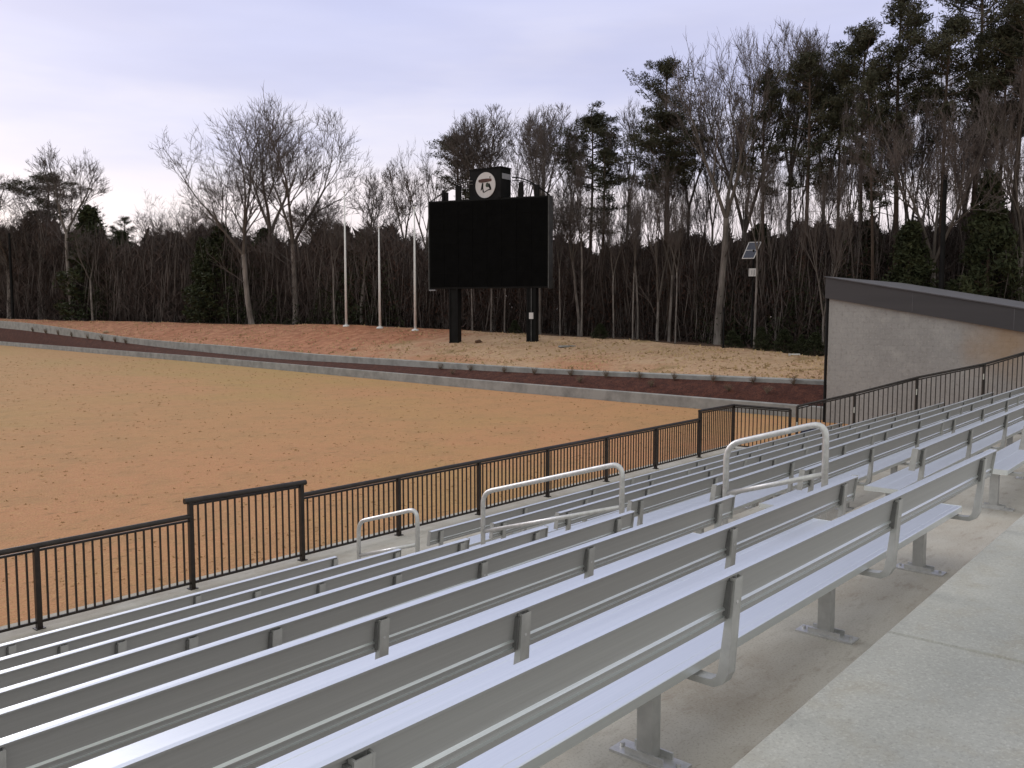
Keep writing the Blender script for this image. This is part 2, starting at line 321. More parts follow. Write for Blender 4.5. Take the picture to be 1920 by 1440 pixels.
ZM, Z2, ZC = [], [], []
for u, a, b, c, d in zip(UK, VMT, V2T, VCR, DCR):
    uu = min(max(u, 0), 1548); D = wall_depth(uu)
    ZM.append(zv(a, D + 2.2)); Z2.append(zv(b, D + 2.6)); ZC.append(zv(c, D + 2.6 + d))
def smooth_interp(u, xs, ys):       # average of neighbouring linear values: no sharp bends
    return sum(np.interp(u + k * 25, xs, ys) for k in (-2, -1, 0, 1, 2)) / 5
def hill_z(u, d):
    D = wall_depth(u) + 2.6; L = smooth_interp(u, UK, DCR); t = (d - D) / L
    z2 = smooth_interp(u, UK, Z2) - .04; zc = smooth_interp(u, UK, ZC)
    if t <= 0: return z2
    if t < 1:
        s = t * .45 + .55 * (t * t * (3 - 2 * t)) if u < 700 else t * .85 + .15 * (t * t * (3 - 2 * t))
        return z2 + (zc - z2) * s
    return zc - min(t - 1, 3) * .12
def bumpz(x, y): return .10 * noise.noise((x * .25, y * .25, 0)) + .05 * noise.noise((x * .9, y * .9, 3)) + .03 * noise.noise((x * 2.3, y * 2.3, 9))

def strip(name, cols, m, smooth=True):
    """cols: list of columns (each a list of points, same length)"""
    b = MB(); n = len(cols[0])
    for c in cols: b.v += [tuple(p) for p in c]
    for i in range(len(cols) - 1):
        for j in range(n - 1):
            b.f.append((i*n+j, (i+1)*n+j, (i+1)*n+j+1, i*n+j+1)); b.m.append(0)
    return b.build(name, m, smooth=smooth, fix=False)
US = list(range(-300, 700, 14)) + list(range(700, 2300, 12))
wcols, mcols, scols, hcols = [], [], [], []
fr = [0, .05, .1, .16, .22, .3, .38, .46, .54, .62, .7, .78, .86, .93, 1.0, 1.1, 1.3, 1.7, 2.5, 4]
frl = fr + [12, 40]
for u in US:
    D = wall_depth(u); zw = .50
    zm = smooth_interp(u, UK, ZM); z2 = smooth_interp(u, UK, Z2)
    p0 = at(u, D); p1 = at(u, D + .28)
    wcols.append([(*p0, -.3), (*p0, zw - .03), (*at(u, D + .03), zw), (*at(u, D + .27), zw), (*p1, zw - .03), (*p1, -.3)])
    c = []
    for k in range(7):
        t = k / 6; d = D + .26 + (2.2 - .26 + .05) * t; x, y = at(u, d)
        c.append((x, y, zw - .06 + (zm - zw + .06) * (t ** .8) + (.05 * noise.noise((x * 1.7, y * 1.7, 0)) if 0 < k < 6 else 0)))
    mcols.append(c)
    q0 = at(u, D + 2.2); q1 = at(u, D + 2.65)
    scols.append([(*q0, -.3), (*q0, z2 - .03), (*at(u, D + 2.23), z2), (*at(u, D + 2.62), z2 + .01), (*q1, z2 - .03), (*q1, -.3)])
    L = smooth_interp(u, UK, DCR); c = []
    for t in frl:
        d = D + 2.6 + t * L; x, y = at(u, d); z = hill_z(u, d)
        z += bumpz(x, y) * min(1, t * 5) if t > 0 else 0
        c.append((x, y, z))
    hcols.append(c)
def weld_wall(name, cols, label):
    return tag(strip(name, cols, M['concrete_wall'], smooth=False), label, 'wall')
weld_wall('retaining_wall', wcols, 'long low grey concrete block wall along the edge of the tan field, below the mulch')
weld_wall('retaining_wall', scols, 'long pale concrete kerb wall between the dark mulch bed and the red clay bank')
tag(strip('mulch_bed', mcols, M['mulch']), kind='structure')
hill = tag(strip('hill', hcols, M['hill']), kind='structure')
# joints between the cast lengths of the field wall are modelled as thin cover strips on its face
b = MB(); b.add([(-800, -800, 0), (900, -800, 0), (900, 900, 0), (-800, 900, 0)], [(0, 1, 2, 3)])
fo = tag(b.build('field', M['field'], fix=False), kind='structure')
b = MB()                       # forest floor behind the crest, lying just over the hill sheet
cols = []
for u in US:
    D = wall_depth(u); L = smooth_interp(u, UK, DCR); c = []
    for t in (1.12, 1.3, 1.7, 2.5, 4, 12, 39):
        d = D + 2.6 + t * L; x, y = at(u, d); c.append((x, y, hill_z(u, d) + bumpz(x, y) + .03))
    cols.append(c)
tag(strip('forest_floor', cols, M['earth']), kind='structure')

# dark clods, tufts and worn marks on the field: ground cover
random.seed(5)
b = MB()
for i in range(3800):
    u = random.uniform(-60, 1350); d = 13 + 70 * random.random() ** 1.2; x, y = at(u, d)
    if y < 12.3 or x > np.interp(y, NB['y'], NB['x']) - .3: continue
    s = random.uniform(.010, .032) * (1 + d / 60)
    for k in range(4):
        a = random.uniform(0, 6.28); dx, dy = math.cos(a) * s, math.sin(a) * s
        ox, oy = random.uniform(-s, s), random.uniform(-s, s)
        b.add([(x+ox-dx*.5, y+oy-dy*.5, .002), (x+ox+dx*.5, y+oy+dy*.5, .002), (x+ox+dx*.7, y+oy+dy*.7, s*random.uniform(.4, 1.0))], [(0, 1, 2)])
tag(b.build('turf_tufts', mat('dry_turf_tufts', (.29, .18, .08), .9, 0, var=(.42, .27, .13), scale=2), fix=False), kind='stuff')

random.seed(8); b = MB()
for i in range(9000):
    u = random.uniform(-30, 1570); L = smooth_interp(u, UK, DCR); d = wall_depth(u) + 2.7 + L * random.random(); x, y = at(u, d)
    if noise.noise((x * .3, y * .3, 5)) < random.uniform(-.5, .35): continue
    z = hill_z(u, d) + bumpz(x, y) * min(1, (d - wall_depth(u) - 2.6) / L * 5); s = random.uniform(.03, .11); a = random.uniform(0, 6.28); dx, dy = math.cos(a) * s, math.sin(a) * s
    b.add([(x - dx, y - dy, z), (x + dx, y + dy, z), (x + dx * .6, y + dy * .6, z + s * random.uniform(.5, 1.5))], [(0, 1, 2)])
tag(b.build('straw_tufts', mat('straw', (.20, .13, .06), .9, 0, var=(.62, .47, .27), scale=1.2), fix=False), kind='stuff')

# ================================================================ CONCRETE STAND
YB = {1: 1.55, 2: 2.50, 3: 3.55, 4: 4.59, 5: 5.60, 6: 6.68, 7: 7.76, 8: 8.94}     # top of each backrest
def zt(k): return EYE - 1.9 - .3 * (k - 1)
def nose(k): return YB[k] - .21                                        # riser in front of tread k
WALK_Z = EYE - 1.6
XL, AX0, AX1 = -9.0, 7.66, 8.72
def side_x(y): return 24.65 + (9.9 - min(y, 9.9)) * .774               # sloping right end of the stand
gs = empty('grandstand', (0, nose(1), zt(8)))
tag(gs, 'stepped concrete grandstand with brown dirt washed over its treads, carrying all the benches', 'grandstand')
b = MB()
yE = 12.05
for k in range(1, 9):
    y0, y1 = nose(k), (nose(k + 1) if k < 8 else yE)
    r0, r1 = side_x(y0), side_x(y1)
    if k == 8: r1 = 24.3; r0 = side_x(y0)
    b.hexa([(XL, y0, -.2), (r0, y0, -.2), (r1, y1, -.2), (XL, y1, -.2)], [(XL, y0, zt(k)), (r0, y0, zt(k)), (r1, y1, zt(k)), (XL, y1, zt(k))])
st = b.build('tread', M['tread'], gs); st.matrix_parent_inverse = Matrix.Translation(-Vector(gs.location))
for k in range(2, 9):          # half steps down the aisle
    y0 = nose(k); b = MB()
    b.box(AX0, AX1, y0 + .002, y0 + .40, zt(k) - .05, zt(k) + .15)
    stp = b.build('aisle_step', M['concrete_walk'], gs); stp.matrix_parent_inverse = Matrix.Translation(-Vector(gs.location))
# top walkway in cast slabs with open joints
b = MB(); g = .005
xs = [XL, -5.4, -2.1, 1.2, 4.5, 7.8, 11.1, 14.4, 17.7, 21, 24.3, 31.3]
for i in range(len(xs) - 1):
    for (ya, yb) in ((-2.3, 1.34), (-6, -2.3)):
        x0, x1 = xs[i] + g, xs[i+1] - g; y0, y1 = ya + g, yb - (g if yb < 0 else 0)
        c = .012
        lo = [(x0, y0), (x1, y0), (x1, y1), (x0, y1)]; hi = [(x0+c, y0+c), (x1-c, y0+c), (x1-c, y1-c), (x0+c, y1-c)]
        b.add([(p[0], p[1], WALK_Z - .2) for p in lo] + [(p[0], p[1], WALK_Z - c) for p in lo] + [(p[0], p[1], WALK_Z) for p in hi],
              [(0,1,5,4),(1,2,6,5),(2,3,7,6),(3,0,4,7),(4,5,9,8),(5,6,10,9),(6,7,11,10),(7,4,8,11),(8,9,10,11)])
tag(b.build('walkway', M['concrete_walk']), kind='structure')
b = MB(); b.box(XL, 31.3, -5.9, 1.325, -.2, WALK_Z - .05)
wb = b.build('walkway_base', M['tread'], gs); wb.matrix_parent_inverse = Matrix.Translation(-Vector(gs.location))

# ================================================================ BENCHES
def bench(name, k, x0, x1, brackets, seams, s0, s1, label, group, rz=0, legs=None):
    """one bench row: y, z local to its tread; backrest x0..x1, seat s0..s1"""
    root = empty(name, (0, YB[k], zt(k))); tag(root, label, 'bench', group)
    # seat plank: ribbed top, deep edges
    p = [(.15, .385), (.15, .427), (.156, .43), (.185, .43), (.187, .4285), (.190, .4285), (.192, .43), (.315, .43), (.317, .4285), (.320, .4285), (.322, .43), (.474, .43), (.48, .427), (.48, .385), (.47, .385), (.47, .415), (.16, .415), (.16, .385)]
    cuts = [s0] + [s for s in seams if s0 < s < s1] + [s1]
    b = MB()
    for a, c in zip(cuts[:-1], cuts[1:]): b.extrude_x(p, a + .002, c - .002)
    for s in (s0, s1): b.box(s - .004, s + .004, .148, .482, .383, .4315)
    b.build('seat', M['alu'], root)
    # back plank: leaning panel, folded top edge and a raised rib along the bottom
    zb, H, ln = .634, .216, .032
    q = [(0, H), (.036, H), (.040, H-.004), (.040, H-.03), (.030, H-.036), (.030, .02), (.036, 0), (.004, 0), (-.012, .006), (-.012, .028), (.000, .032), (.002, .048), (-.008, .054), (-.008, .060), (.004, .068), (.004, H-.020), (-.016, H-.014), (-.018, H-.003)]
    q = [(y + ln * (1 - z / H), zb + z) for y, z in q]
    cuts = [x0] + [s for s in seams if x0 < s < x1] + [x1]
    b = MB()
    for a, c in zip(cuts[:-1], cuts[1:]): b.extrude_x(q, a + .0025, c - .0025)
    bk = b.build('backrest', [M['alu_shaded'], M['alu']], root)
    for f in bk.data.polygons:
        if f.normal.z > .5: f.material_index = 1  # upward faces get the bright aluminium, skylight put into the colour
    # end caps
    for s, sg in ((x0, -1), (x1, 1)):
        b = MB(); a = s; c = s + sg * .008
        b.extrude_x([(-.012, zb + H + .004), (.044, zb + H + .004), (.044 + ln, zb - .004), (-.016 + ln, zb - .004)], min(a, c), max(a, c))
        b.build('end_cap', M['alu_dull'], root)
    for s in seams:            # splice sleeves
        if x0 < s < x1:
            b = MB(); b.extrude_x([(y - .003, z + .003) if y < .05 else (y + .002, z) for y, z in [(-.008, zb+H), (.042, zb+H), (.042+ln, zb), (-.012+ln, zb)]], s - .05, s + .05)
            b.build('splice', M['alu_dull'], root)
    for bx in brackets:
        # bracket: flat channel under the seat, bent up behind it, leaning back to the top of the panel
        b = MB(); wd = .066
        path = [(.42, .372), (.115, .372), (.080, .376), (.060, .392), (.050, .42), (.002, .826)]
        off = []
        for i, (y, z) in enumerate(path):
            a = path[max(i-1, 0)]; c = path[min(i+1, len(path)-1)]; dy, dz = c[0]-a[0], c[1]-a[1]; l = math.hypot(dy, dz); off.append((-dz/l, dy/l))
        inn = [(y + 0*o[0], z + 0*o[1]) for (y, z), o in zip(path, off)]
        thick = [.026, .028, .034, .042, .046, .024]
        outn = [(y + t*o[0], z + t*o[1]) for (y, z), o, t in zip(path, off, thick)]
        n = len(path)
        for xx0, xx1, lo, hi in ((bx - wd/2, bx - wd/2 + .008, 0, 1), (bx + wd/2 - .008, bx + wd/2, 0, 1), (bx - wd/2 + .008, bx + wd/2 - .008, .80, .985), (bx - wd/2 + .008, bx + wd/2 - .008, .02, .25)):
            for i in range(n - 1):
                if (lo, hi) == (.02, .25) and i > 2: continue
                A, B_, C_, D_ = inn[i], inn[i+1], outn[i+1], outn[i]
                mixp = lambda P, Q, t: (P[0] + (Q[0]-P[0])*t, P[1] + (Q[1]-P[1])*t)
                quad = [mixp(A, D_, lo), mixp(B_, C_, lo), mixp(B_, C_, hi), mixp(A, D_, hi)]
                b.hexa([(xx0, *quad[0]), (xx0, *quad[1]), (xx0, *quad[2]), (xx0, *quad[3])], [(xx1, *quad[0]), (xx1, *quad[1]), (xx1, *quad[2]), (xx1, *quad[3])])
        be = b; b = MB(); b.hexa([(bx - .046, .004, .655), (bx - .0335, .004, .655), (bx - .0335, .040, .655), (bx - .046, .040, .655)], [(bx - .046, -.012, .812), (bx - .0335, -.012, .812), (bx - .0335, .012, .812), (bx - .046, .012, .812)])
        shadeb = b; b = be  # dark strip added in place of the shadow between bracket and panel
        br = b.build('bracket', M['alu_dull'], root); shadeb.build('bracket_shade', M['shade_strip'], br)
        for fz in (.72,):
            b2 = MB(); yy = -.030 - (fz - .836) / .416 * .10 ; b2.tube([(bx, yy - .002, fz), (bx, yy - .014, fz + .002)], .009, 6)
            b2.build('bolt', M['galv'], br)
    for bx in (legs or brackets):
        # leg: square post with head plate, and a bolted base plate
        b = MB(); b.box(bx - .034, bx + .034, .27, .345, .012, .354)
        b.box(bx - .05, bx + (.05 if not legs else .19), .19, .40, .3545, .384)
        lg = b.build('leg', M['alu_dull'], root)
        b = MB(); b.box(bx - .06, bx + .06, .13, .47, 0, .011)
        b.box(bx - .044, bx - .0345, .21, .40, .0115, .04); b.box(bx + .0345, bx + .044, .21, .40, .0115, .04)
        for yy in (.16, .44): b.tube([(bx, yy, .011), (bx, yy, .028)], .011, 6)
        b.build('base_plate', M['galv'], lg)
    if rz: root.location = (4.0, YB[k] + ROWDY.get(k, 0), zt(k)); root.rotation_euler = (0, 0, rz); [setattr(c_, 'matrix_parent_inverse', Matrix.Translation((-4.0, 0, 0))) for c_ in root.children]
    return root
ROWDY = {1: 0.01, 2: 0.0, 3: .02}
ordn = {1: 'first', 2: 'second', 3: 'third', 4: 'fourth', 5: 'fifth', 6: 'sixth', 7: 'seventh', 8: 'eighth'}
xe = {1: 7.52, 2: 7.34, 3: 7.28, 4: 7.27, 5: 7.18, 6: 7.12, 7: 7.06, 8: 7.02}
xs2 = {1: 9.24, 2: 9.18, 3: 8.95, 4: 9.0, 5: 8.82, 6: 8.80, 7: 8.76, 8: 8.72}
for k in range(1, 9):
    if k == 1: la = 'nearest silver bench row, beside the top walkway left of the aisle, legs showing'
    elif k == 8: la = 'lowest silver bench row left of the aisle, closest to the black fence'
    else: la = f'silver bench row left of the aisle, {ordn[k]} down from the top walkway'
    brk = [7.0 - 1.94 * i for i in range(8)]
    lgs = None
    if k == 1: brk = [7.17, 5.27, 3.27, 1.33, -.6, -2.55, -4.5, -6.4]; lgs = [6.78, 5.04, 3.12, 1.15, -.8, -2.75, -4.7, -6.6]
    if k == 2: brk = [7.06, 5.12, 3.04, 1.1, -.85, -2.8, -4.75, -6.7]
    bench('bleacher_bench', k, -8.4, xe[k], brk, [], -8.35, xe[k] + .02 if k > 1 else 7.24, la, 'bench rows on the near side of the aisle', {1: -R(1.25), 2: -R(.6), 3: -R(.7)}.get(k, 0), lgs)
for k in range(1, 9):
    if k == 1: la = 'top silver bench row beyond the aisle, cut off by the right photo edge'
    elif k == 8: la = 'lowest silver bench row beyond the aisle, closest to the black fence'
    else: la = f'silver bench row beyond the aisle, {ordn[k]} down from the top walkway'
    yk = YB[k]; ex = {8: 25.6, 7: 26.6, 6: 27.3, 5: 28.2}.get(k, side_x(yk) - .4); ex = min(ex, side_x(yk) - .12)
    x0 = xs2[k]; brk = []; x = x0 + .22
    while x < ex: brk.append(x); x += 1.94
    seams = [x0 + 5.4, x0 + 11.0]
    bench('bleacher_bench', k, x0, ex, brk, seams, x0 - .02 if k > 2 else x0 - .06, ex, la, 'bench rows beyond the aisle')

# ================================================================ AISLE HANDRAILS
def arc_path(pts, r, n=6):
    res = [Vector(pts[0])]
    for i in range(1, len(pts) - 1):
        a, b_, c = Vector(pts[i-1]), Vector(pts[i]), Vector(pts[i+1])
        d1 = (a - b_).normalized(); d2 = (c - b_).normalized()
        p1 = b_ + d1 * r; p2 = b_ + d2 * r
        for k in range(n + 1):
            t = k / n; res.append(p1 * (1-t)**2 + b_ * 2*t*(1-t) + p2 * t*t)
    res.append(Vector(pts[-1])); return res
def ground_y(y):
    z = WALK_Z
    for k in range(1, 9):
        if y >= nose(k): z = zt(k) + (.15 if (k > 1 and y < nose(k) + .40) else 0)
    return z
def handrail(y0, zt0, y1, zt1, xr, drop, label):
    root = empty('aisle_handrail', (xr, y0, ground_y(y0))); tag(root, label, 'handrail', 'pipe handrails down the aisle')
    r = .031
    o = Vector(root.location)
    b = MB(); P = arc_path([(xr, y0, ground_y(y0)), (xr, y0, zt0), (xr, y1, zt1), (xr, y1, ground_y(y1))], .16)
    b.tube([p - o for p in P], r, 10); b.build('pipe_hoop', M['galv'], root, smooth=True)
    b = MB(); b.tube([Vector((xr, y0 + .02, zt0 - drop)) - o, Vector((xr, y1 - .02, zt1 - drop)) - o], r * .85, 10); b.build('mid_rail', M['galv'], root, smooth=True)
    for yy in (y0, y1):
        b = MB(); p = Vector((xr, yy, ground_y(yy))) - o; b.tube([p, p + Vector((0, 0, .012))], .06, 12); b.build('floor_flange', M['galv'], root)
XR = 8.12
handrail(3.02, EYE - 1.02, 4.03, EYE - 1.33, XR, .50, 'silver pipe handrail at the top of the aisle, nearest the right edge of the photo')
handrail(5.28, EYE - 1.66, 7.37, EYE - 2.27, XR, .50, 'longest silver pipe handrail, middle of the three down the aisle')
handrail(8.58, EYE - 2.66, 9.82, EYE - 3.03, XR, .50, 'small silver pipe handrail at the foot of the aisle, beside the black fence')

# ================================================================ BLACK PICKET FENCES
def fence_section(root, a, b_, ha, hb, base_a, base_b, first_post=True, rail_r=.036, over=0, spacing=.118, last_post=True, part='picket_panel'):
    """between ground points a and b_: top heights ha, hb (world z), base heights"""
    o = Vector(root.location); A = Vector((*a, 0)); B = Vector((*b_, 0)); d = (B - A); L = d.length; dn = d / L
    def P(t, z): p = A + dn * t; return Vector((p.x, p.y, z)) - o
    lerp = lambda x, y, t: x + (y - x) * t
    ang = Vector((-dn.y, dn.x, 0))
    def post(t, z0, z1):
        m_ = MB(); s = .033; c = P(t, 0)
        q = [c + dn*sx*s + ang*sy*s for sx, sy in ((-1,-1),(1,-1),(1,1),(-1,1))]
        m_.hexa([(p.x, p.y, z0 - o.z) for p in q], [(p.x, p.y, z1 - o.z) for p in q])
        s = .06; q = [c + dn*sx*s + ang*sy*s for sx, sy in ((-1,-1),(1,-1),(1,1),(-1,1))]
        m_.hexa([(p.x, p.y, z0 - o.z) for p in q], [(p.x, p.y, z0 + .012 - o.z) for p in q])
        m_.build('post', M['black_paint'], root)
    if first_post: post(0, base_a, ha)
    if last_post: post(L, base_b, hb)
    m_ = MB(); m_.tube([P(-over, lerp(ha, hb, -over / L)), P(L + over, lerp(ha, hb, 1 + over / L))], rail_r, 10); m_.build('top_rail', M['black_paint'], root, smooth=False)
    m_ = MB()
    gap = .09
    m_.beam(P(.034, base_a + gap), P(L - .034, base_b + gap), .03, .035)
    m_.beam(P(.034, ha - .06), P(L - .034, hb - .06), .03, .03)
    n = max(2, int(round(L / spacing)))
    for i in range(1, n):
        t = L * i / n; z0 = lerp(base_a, base_b, t / L) + gap; z1 = lerp(ha, hb, t / L) - .05
        m_.beam(P(t, z0), P(t, z1), .022, .022)
    m_.build(part, M['black_paint'], root)
BZ = EYE - 4.0; FY = 11.6
PX = [-8.3, -6.2, -4.1, -1.98, .14, 2.26, 4.38, 6.49, 8.42, 10.52, 12.66, 14.88, 17.15, 19.4, 21.72]
ff = empty('picket_fence', (6.5, FY, BZ)); tag(ff, 'long black picket fence between the field and the lowest bench row, one panel raised higher', 'fence')
for i in range(len(PX) - 1):
    x0, x1 = PX[i], PX[i+1]
    raised = abs(x0 - 6.49) < .01
    if raised: fence_section(ff, (x0, FY), (x1, FY), EYE - 2.70, EYE - 2.73, BZ, BZ, True, .042, .09, last_post=True, part='raised_picket_panel')
    else: fence_section(ff, (x0, FY), (x1, FY), EYE - 2.93, EYE - 2.93, BZ, BZ, not abs(x0 - 8.42) < .01, .036, 0, last_post=False)
cf = empty('picket_fence', (24.0, 11.6, BZ)); tag(cf, 'black picket fence turning the far corner and climbing beside the grey building', 'fence')
fence_section(cf, (21.72, 11.6), (23.85, 11.63), EYE - 2.70, EYE - 2.71, BZ, BZ, True, .036, .05)
fence_section(cf, (23.85, 11.63), (23.95, 9.95), EYE - 2.71, EYE - 2.73, BZ, BZ, False)
rp = []
for ratio, zz, x25 in ((2.458, -2.74, 25), (2.934, -2.26, 25), (3.634, -1.73, 25), (4.744, -1.31, 25), (5.95, -.93, 25), (7.6, -.60, 25), (10.5, -.3, 25)):
    y = (24.3 + 9.9 * .774) / (ratio + .774); x = ratio * y; rp.append((x, y, zz * x / 25))
for i in range(len(rp) - 1):
    a, c = rp[i], rp[i+1]
    def tz(y):
        kk = [k for k in range(1, 9) if y >= nose(k)]; return zt(max(kk)) if kk else WALK_Z
    fence_section(cf, a[:2], c[:2], EYE + a[2], EYE + c[2], max(tz(a[1]), EYE + a[2] - 1.75), max(tz(c[1]), EYE + c[2] - 1.75), True, .034, 0, .13, last_post=(i == len(rp) - 2))
for i in (0, 1, 2, 3):
    a = rp[i]; b = MB(); p = Vector((a[0], a[1], EYE + a[2] - .52 + .06 * i)) - Vector(cf.location)
    vdir = Vector((-a[0], -a[1], 0)).normalized(); b.beam(p + vdir * .045 + Vector((0,0,-.09)), p + vdir * .05 + Vector((0,0,.07)), .075, .02)
    b.build('tag', M['tag_white'], cf)
# dark blue folded cloth lying by the building foot
b = MB(); x, y = 28.8, 10.9
for i in range(6): b.box(x - .75 + .09*i, x + .75 - .1*i, y - .5, y + .5, .05 * i, .05 * i + .048)
tag(b.build('folded_tarp', M['tarp']), 'dark blue folded cloth lying on the ground behind the corner of the black fence', 'tarp')

# ================================================================ GREY BUILDING WITH DARK SHED ROOF
bl = empty('block_building', (33.0, 12.3, 0)); tag(bl, 'grey block building with a sloping dark roof, at the right end of the stand', 'building')
o = Vector(bl.location)
y0, y1 = 12.3, -8.0; X0, X1 = 33.0, 42.0; sl_ = .183
zr = lambda y: EYE + .58 + (y - 12.3) * sl_
def prism_yz(pts, x0, x1, name, m, parent, off):
    b = MB(); n = len(pts)
    b.add([(x0 - off.x, p[0] - off.y, p[1] - off.z) for p in pts] + [(x1 - off.x, p[0] - off.y, p[1] - off.z) for p in pts],
          [(i, (i+1) % n, n + (i+1) % n, n + i) for i in range(n)] + [tuple(reversed(range(n))), tuple(range(n, 2*n))])
    return b.build(name, m, parent)
wall_ob = prism_yz([(y0, -.3), (y1, -.3), (y1, zr(y1)), (y0, zr(y0))], X0, X1, 'wall', M['block'], bl, Vector((0,0,0)))
wall_ob.matrix_parent_inverse = Matrix.Translation(-o)
fa = prism_yz([(y0 + .12, zr(y0) - .01), (y1 - .3, zr(y1) - .05), (y1 - .3, zr(y1) + .66), (y0 + .12, zr(y0) + .76)], X0 - .12, X1 + .2, 'fascia', M['fascia'], bl, Vector((0,0,0)))
fa.matrix_parent_inverse = Matrix.Translation(-o)
rf = prism_yz([(y0 + .16, zr(y0) + .762), (y1 - .35, zr(y1) + .662), (y1 - .35, zr(y1) + .70), (y0 + .16, zr(y0) + .80)], X0 - .17, X1 + .25, 'roof', M['roof'], bl, Vector((0,0,0)))
rf.matrix_parent_inverse = Matrix.Translation(-o)
for fy in (9.3, 6.1, 2.9, -.3, -3.5):
    b = MB(); b.hexa([(X0 - .124, fy - .012, zr(fy) + .01), (X0 - .119, fy - .012, zr(fy) + .01), (X0 - .119, fy + .012, zr(fy) + .01), (X0 - .124, fy + .012, zr(fy) + .01)],
                     [(X0 - .124, fy - .012, zr(fy) + .70), (X0 - .119, fy - .012, zr(fy) + .70), (X0 - .119, fy + .012, zr(fy) + .70), (X0 - .124, fy + .012, zr(fy) + .70)])
    sp_ = b.build('cover_strip', M['roof'], bl); sp_.matrix_parent_inverse = Matrix.Translation(-o)
# dark downpipe on its far corner
b = MB(); b.tube([(X0 + .02, y0 + .075, 0), (X0 + .02, y0 + .075, zr(y0) + .5)], .055, 10)
dp = b.build('downpipe', M['black_steel'], bl); dp.matrix_parent_inverse = Matrix.Translation(-o)

# ================================================================ SCOREBOARD
DL, DR = 61.6, 58.3
pl = Vector((*at(805, DL), 0)); pr = Vector((*at(1029, DR), 0))
wv = (pr - pl); W = wv.length; wn = wv / W; nrm = Vector((wn.y, -wn.x, 0))
if nrm.dot(Vector((-pl.x, -pl.y, 0))) < 0: nrm = -nrm
mid = (pl + pr) / 2
gz = lambda u, d: hill_z(u, d) + bumpz(*at(u, d))
zbase = gz(920, 60.0)
sb = empty('scoreboard', (mid.x, mid.y, zbase), math.atan2(wn.y, wn.x))
tag(sb, 'large black blank video scoreboard on two posts with a round white emblem box on top', 'scoreboard')
# local frame: x along the screen, y away from the camera, z up from zbase
ZB, ZT = EYE + (587 - 541) / F_PX * 60.0 - zbase, EYE + (587 - 376) / F_PX * 60.0 - zbase
hw = W / 2
b = MB(); b.box(-hw + .06, hw - .06, 0, .75, ZB, ZT); b.build('cabinet', M['black_steel'], sb)
b = MB()
nx, nz_ = 8, 6
for i in range(nx):
    for j in range(nz_):
        xa = -hw + .14 + (W - .28) * i / nx; xb = -hw + .14 + (W - .28) * (i+1) / nx; za = ZB + .1 + (ZT - ZB - .2) * j / nz_; zb_ = ZB + .1 + (ZT - ZB - .2) * (j+1) / nz_
        b.box(xa + .008, xb - .008, -.03, -.002, za + .008, zb_ - .008)
b.build('screen', M['screen'], sb)
for nme, (x0, x1) in {'a': (-hw, -hw + .058), 'b': (hw - .058, hw)}.items():
    b = MB(); b.box(x0, x1, -.04, .76, ZB - .05, ZT + (.0 if nme == 'a' else .02)); b.build('side_trim', M['steel_edge'], sb)
b = MB(); b.box(-hw + .03, -hw + .5, -.05, .3, ZB - .13, ZB - .052); b.build('service_light', M['grey_label'], sb)
def lx(u, d=60.0):  # local x of picture column u on the screen plane
    h = hray(u); # intersect ray with plane through mid with normal nrm
    t = (mid.x * nrm.x + mid.y * nrm.y) / (h[0] * nrm.x + h[1] * nrm.y)
    return (Vector((h[0] * t, h[1] * t, 0)) - mid).dot(wn), t
for u in (850, 995):
    x, d = lx(u); zg = gz(u, d + .3) - zbase - .3
    b = MB(); wd = .33
    b.box(x - wd, x + wd, .10, .64, zg, ZB - .001); b.box(x - wd - .03, x + wd + .03, .07, .67, zg, zg + .36)
    for s in (-1, 1): b.box(x + s * (wd - .05) - .045, x + s * (wd - .05) + .045, .04, .099, zg, ZB - .001)
    lg = b.build('post', M['black_steel'], sb)
    if u == 995:
        b = MB(); b.tube([(x + .02, .05, zg + .3), (x + .02, .05, ZB)], .035, 8); b.build('conduit', M['steel_edge'], lg)
        b = MB(); zc = zg + .3 + 1.72; b.box(x - .10, x + .18, -.06, .095, zc - .2, zc + .22); b.build('meter_box', M['white_disc'], lg)
# uprights standing above the cabinet, and the curved header bar they carry
def upz(v, d=60.0): return EYE + (587 - v) / F_PX * d - zbase
for u, v in ((830, 360), (836, 364), (855, 350), (860, 352), (974, 345), (1003, 350)):
    x, d = lx(u); b = MB(); wd = .09 if u in (830, 836, 855, 860) else .15
    b.box(x - wd, x + wd, .2, .38, ZT + .001, upz(v, d)); b.build('upright', M['black_steel'], sb)
b = MB(); prof = []
for i in range(13):
    t = i / 12; x = -hw + .05 + (lx(884)[0] + hw - .05) * t; prof.append((x, .3, ZT + .03 + (upz(342) - ZT) * math.sin(t * math.pi / 2)))
b.tube(prof, .045, 6); b.tube([(p[0], p[1], p[2] - .22 * (i / 12)) for i, p in enumerate(prof)], .03, 6)
for i in range(2, 12, 2): b.tube([prof[i], (prof[i][0], .3, prof[i][2] - .22 * (i/12))], .02, 5)
b.build('arched_bar', M['steel_edge'], sb)
b = MB(); prof = []
for i in range(13):
    t = i / 12; x = hw - .05 - (hw - .05 - lx(957)[0]) * t; prof.append((x, .3, ZT + .03 + (upz(340) - ZT) * math.sin(t * math.pi / 2)))
b.tube(prof, .045, 6); b.tube([(p[0], p[1], p[2] - .22 * (i / 12)) for i, p in enumerate(prof)], .03, 6)
b.build('arched_bar', M['black_steel'], sb)
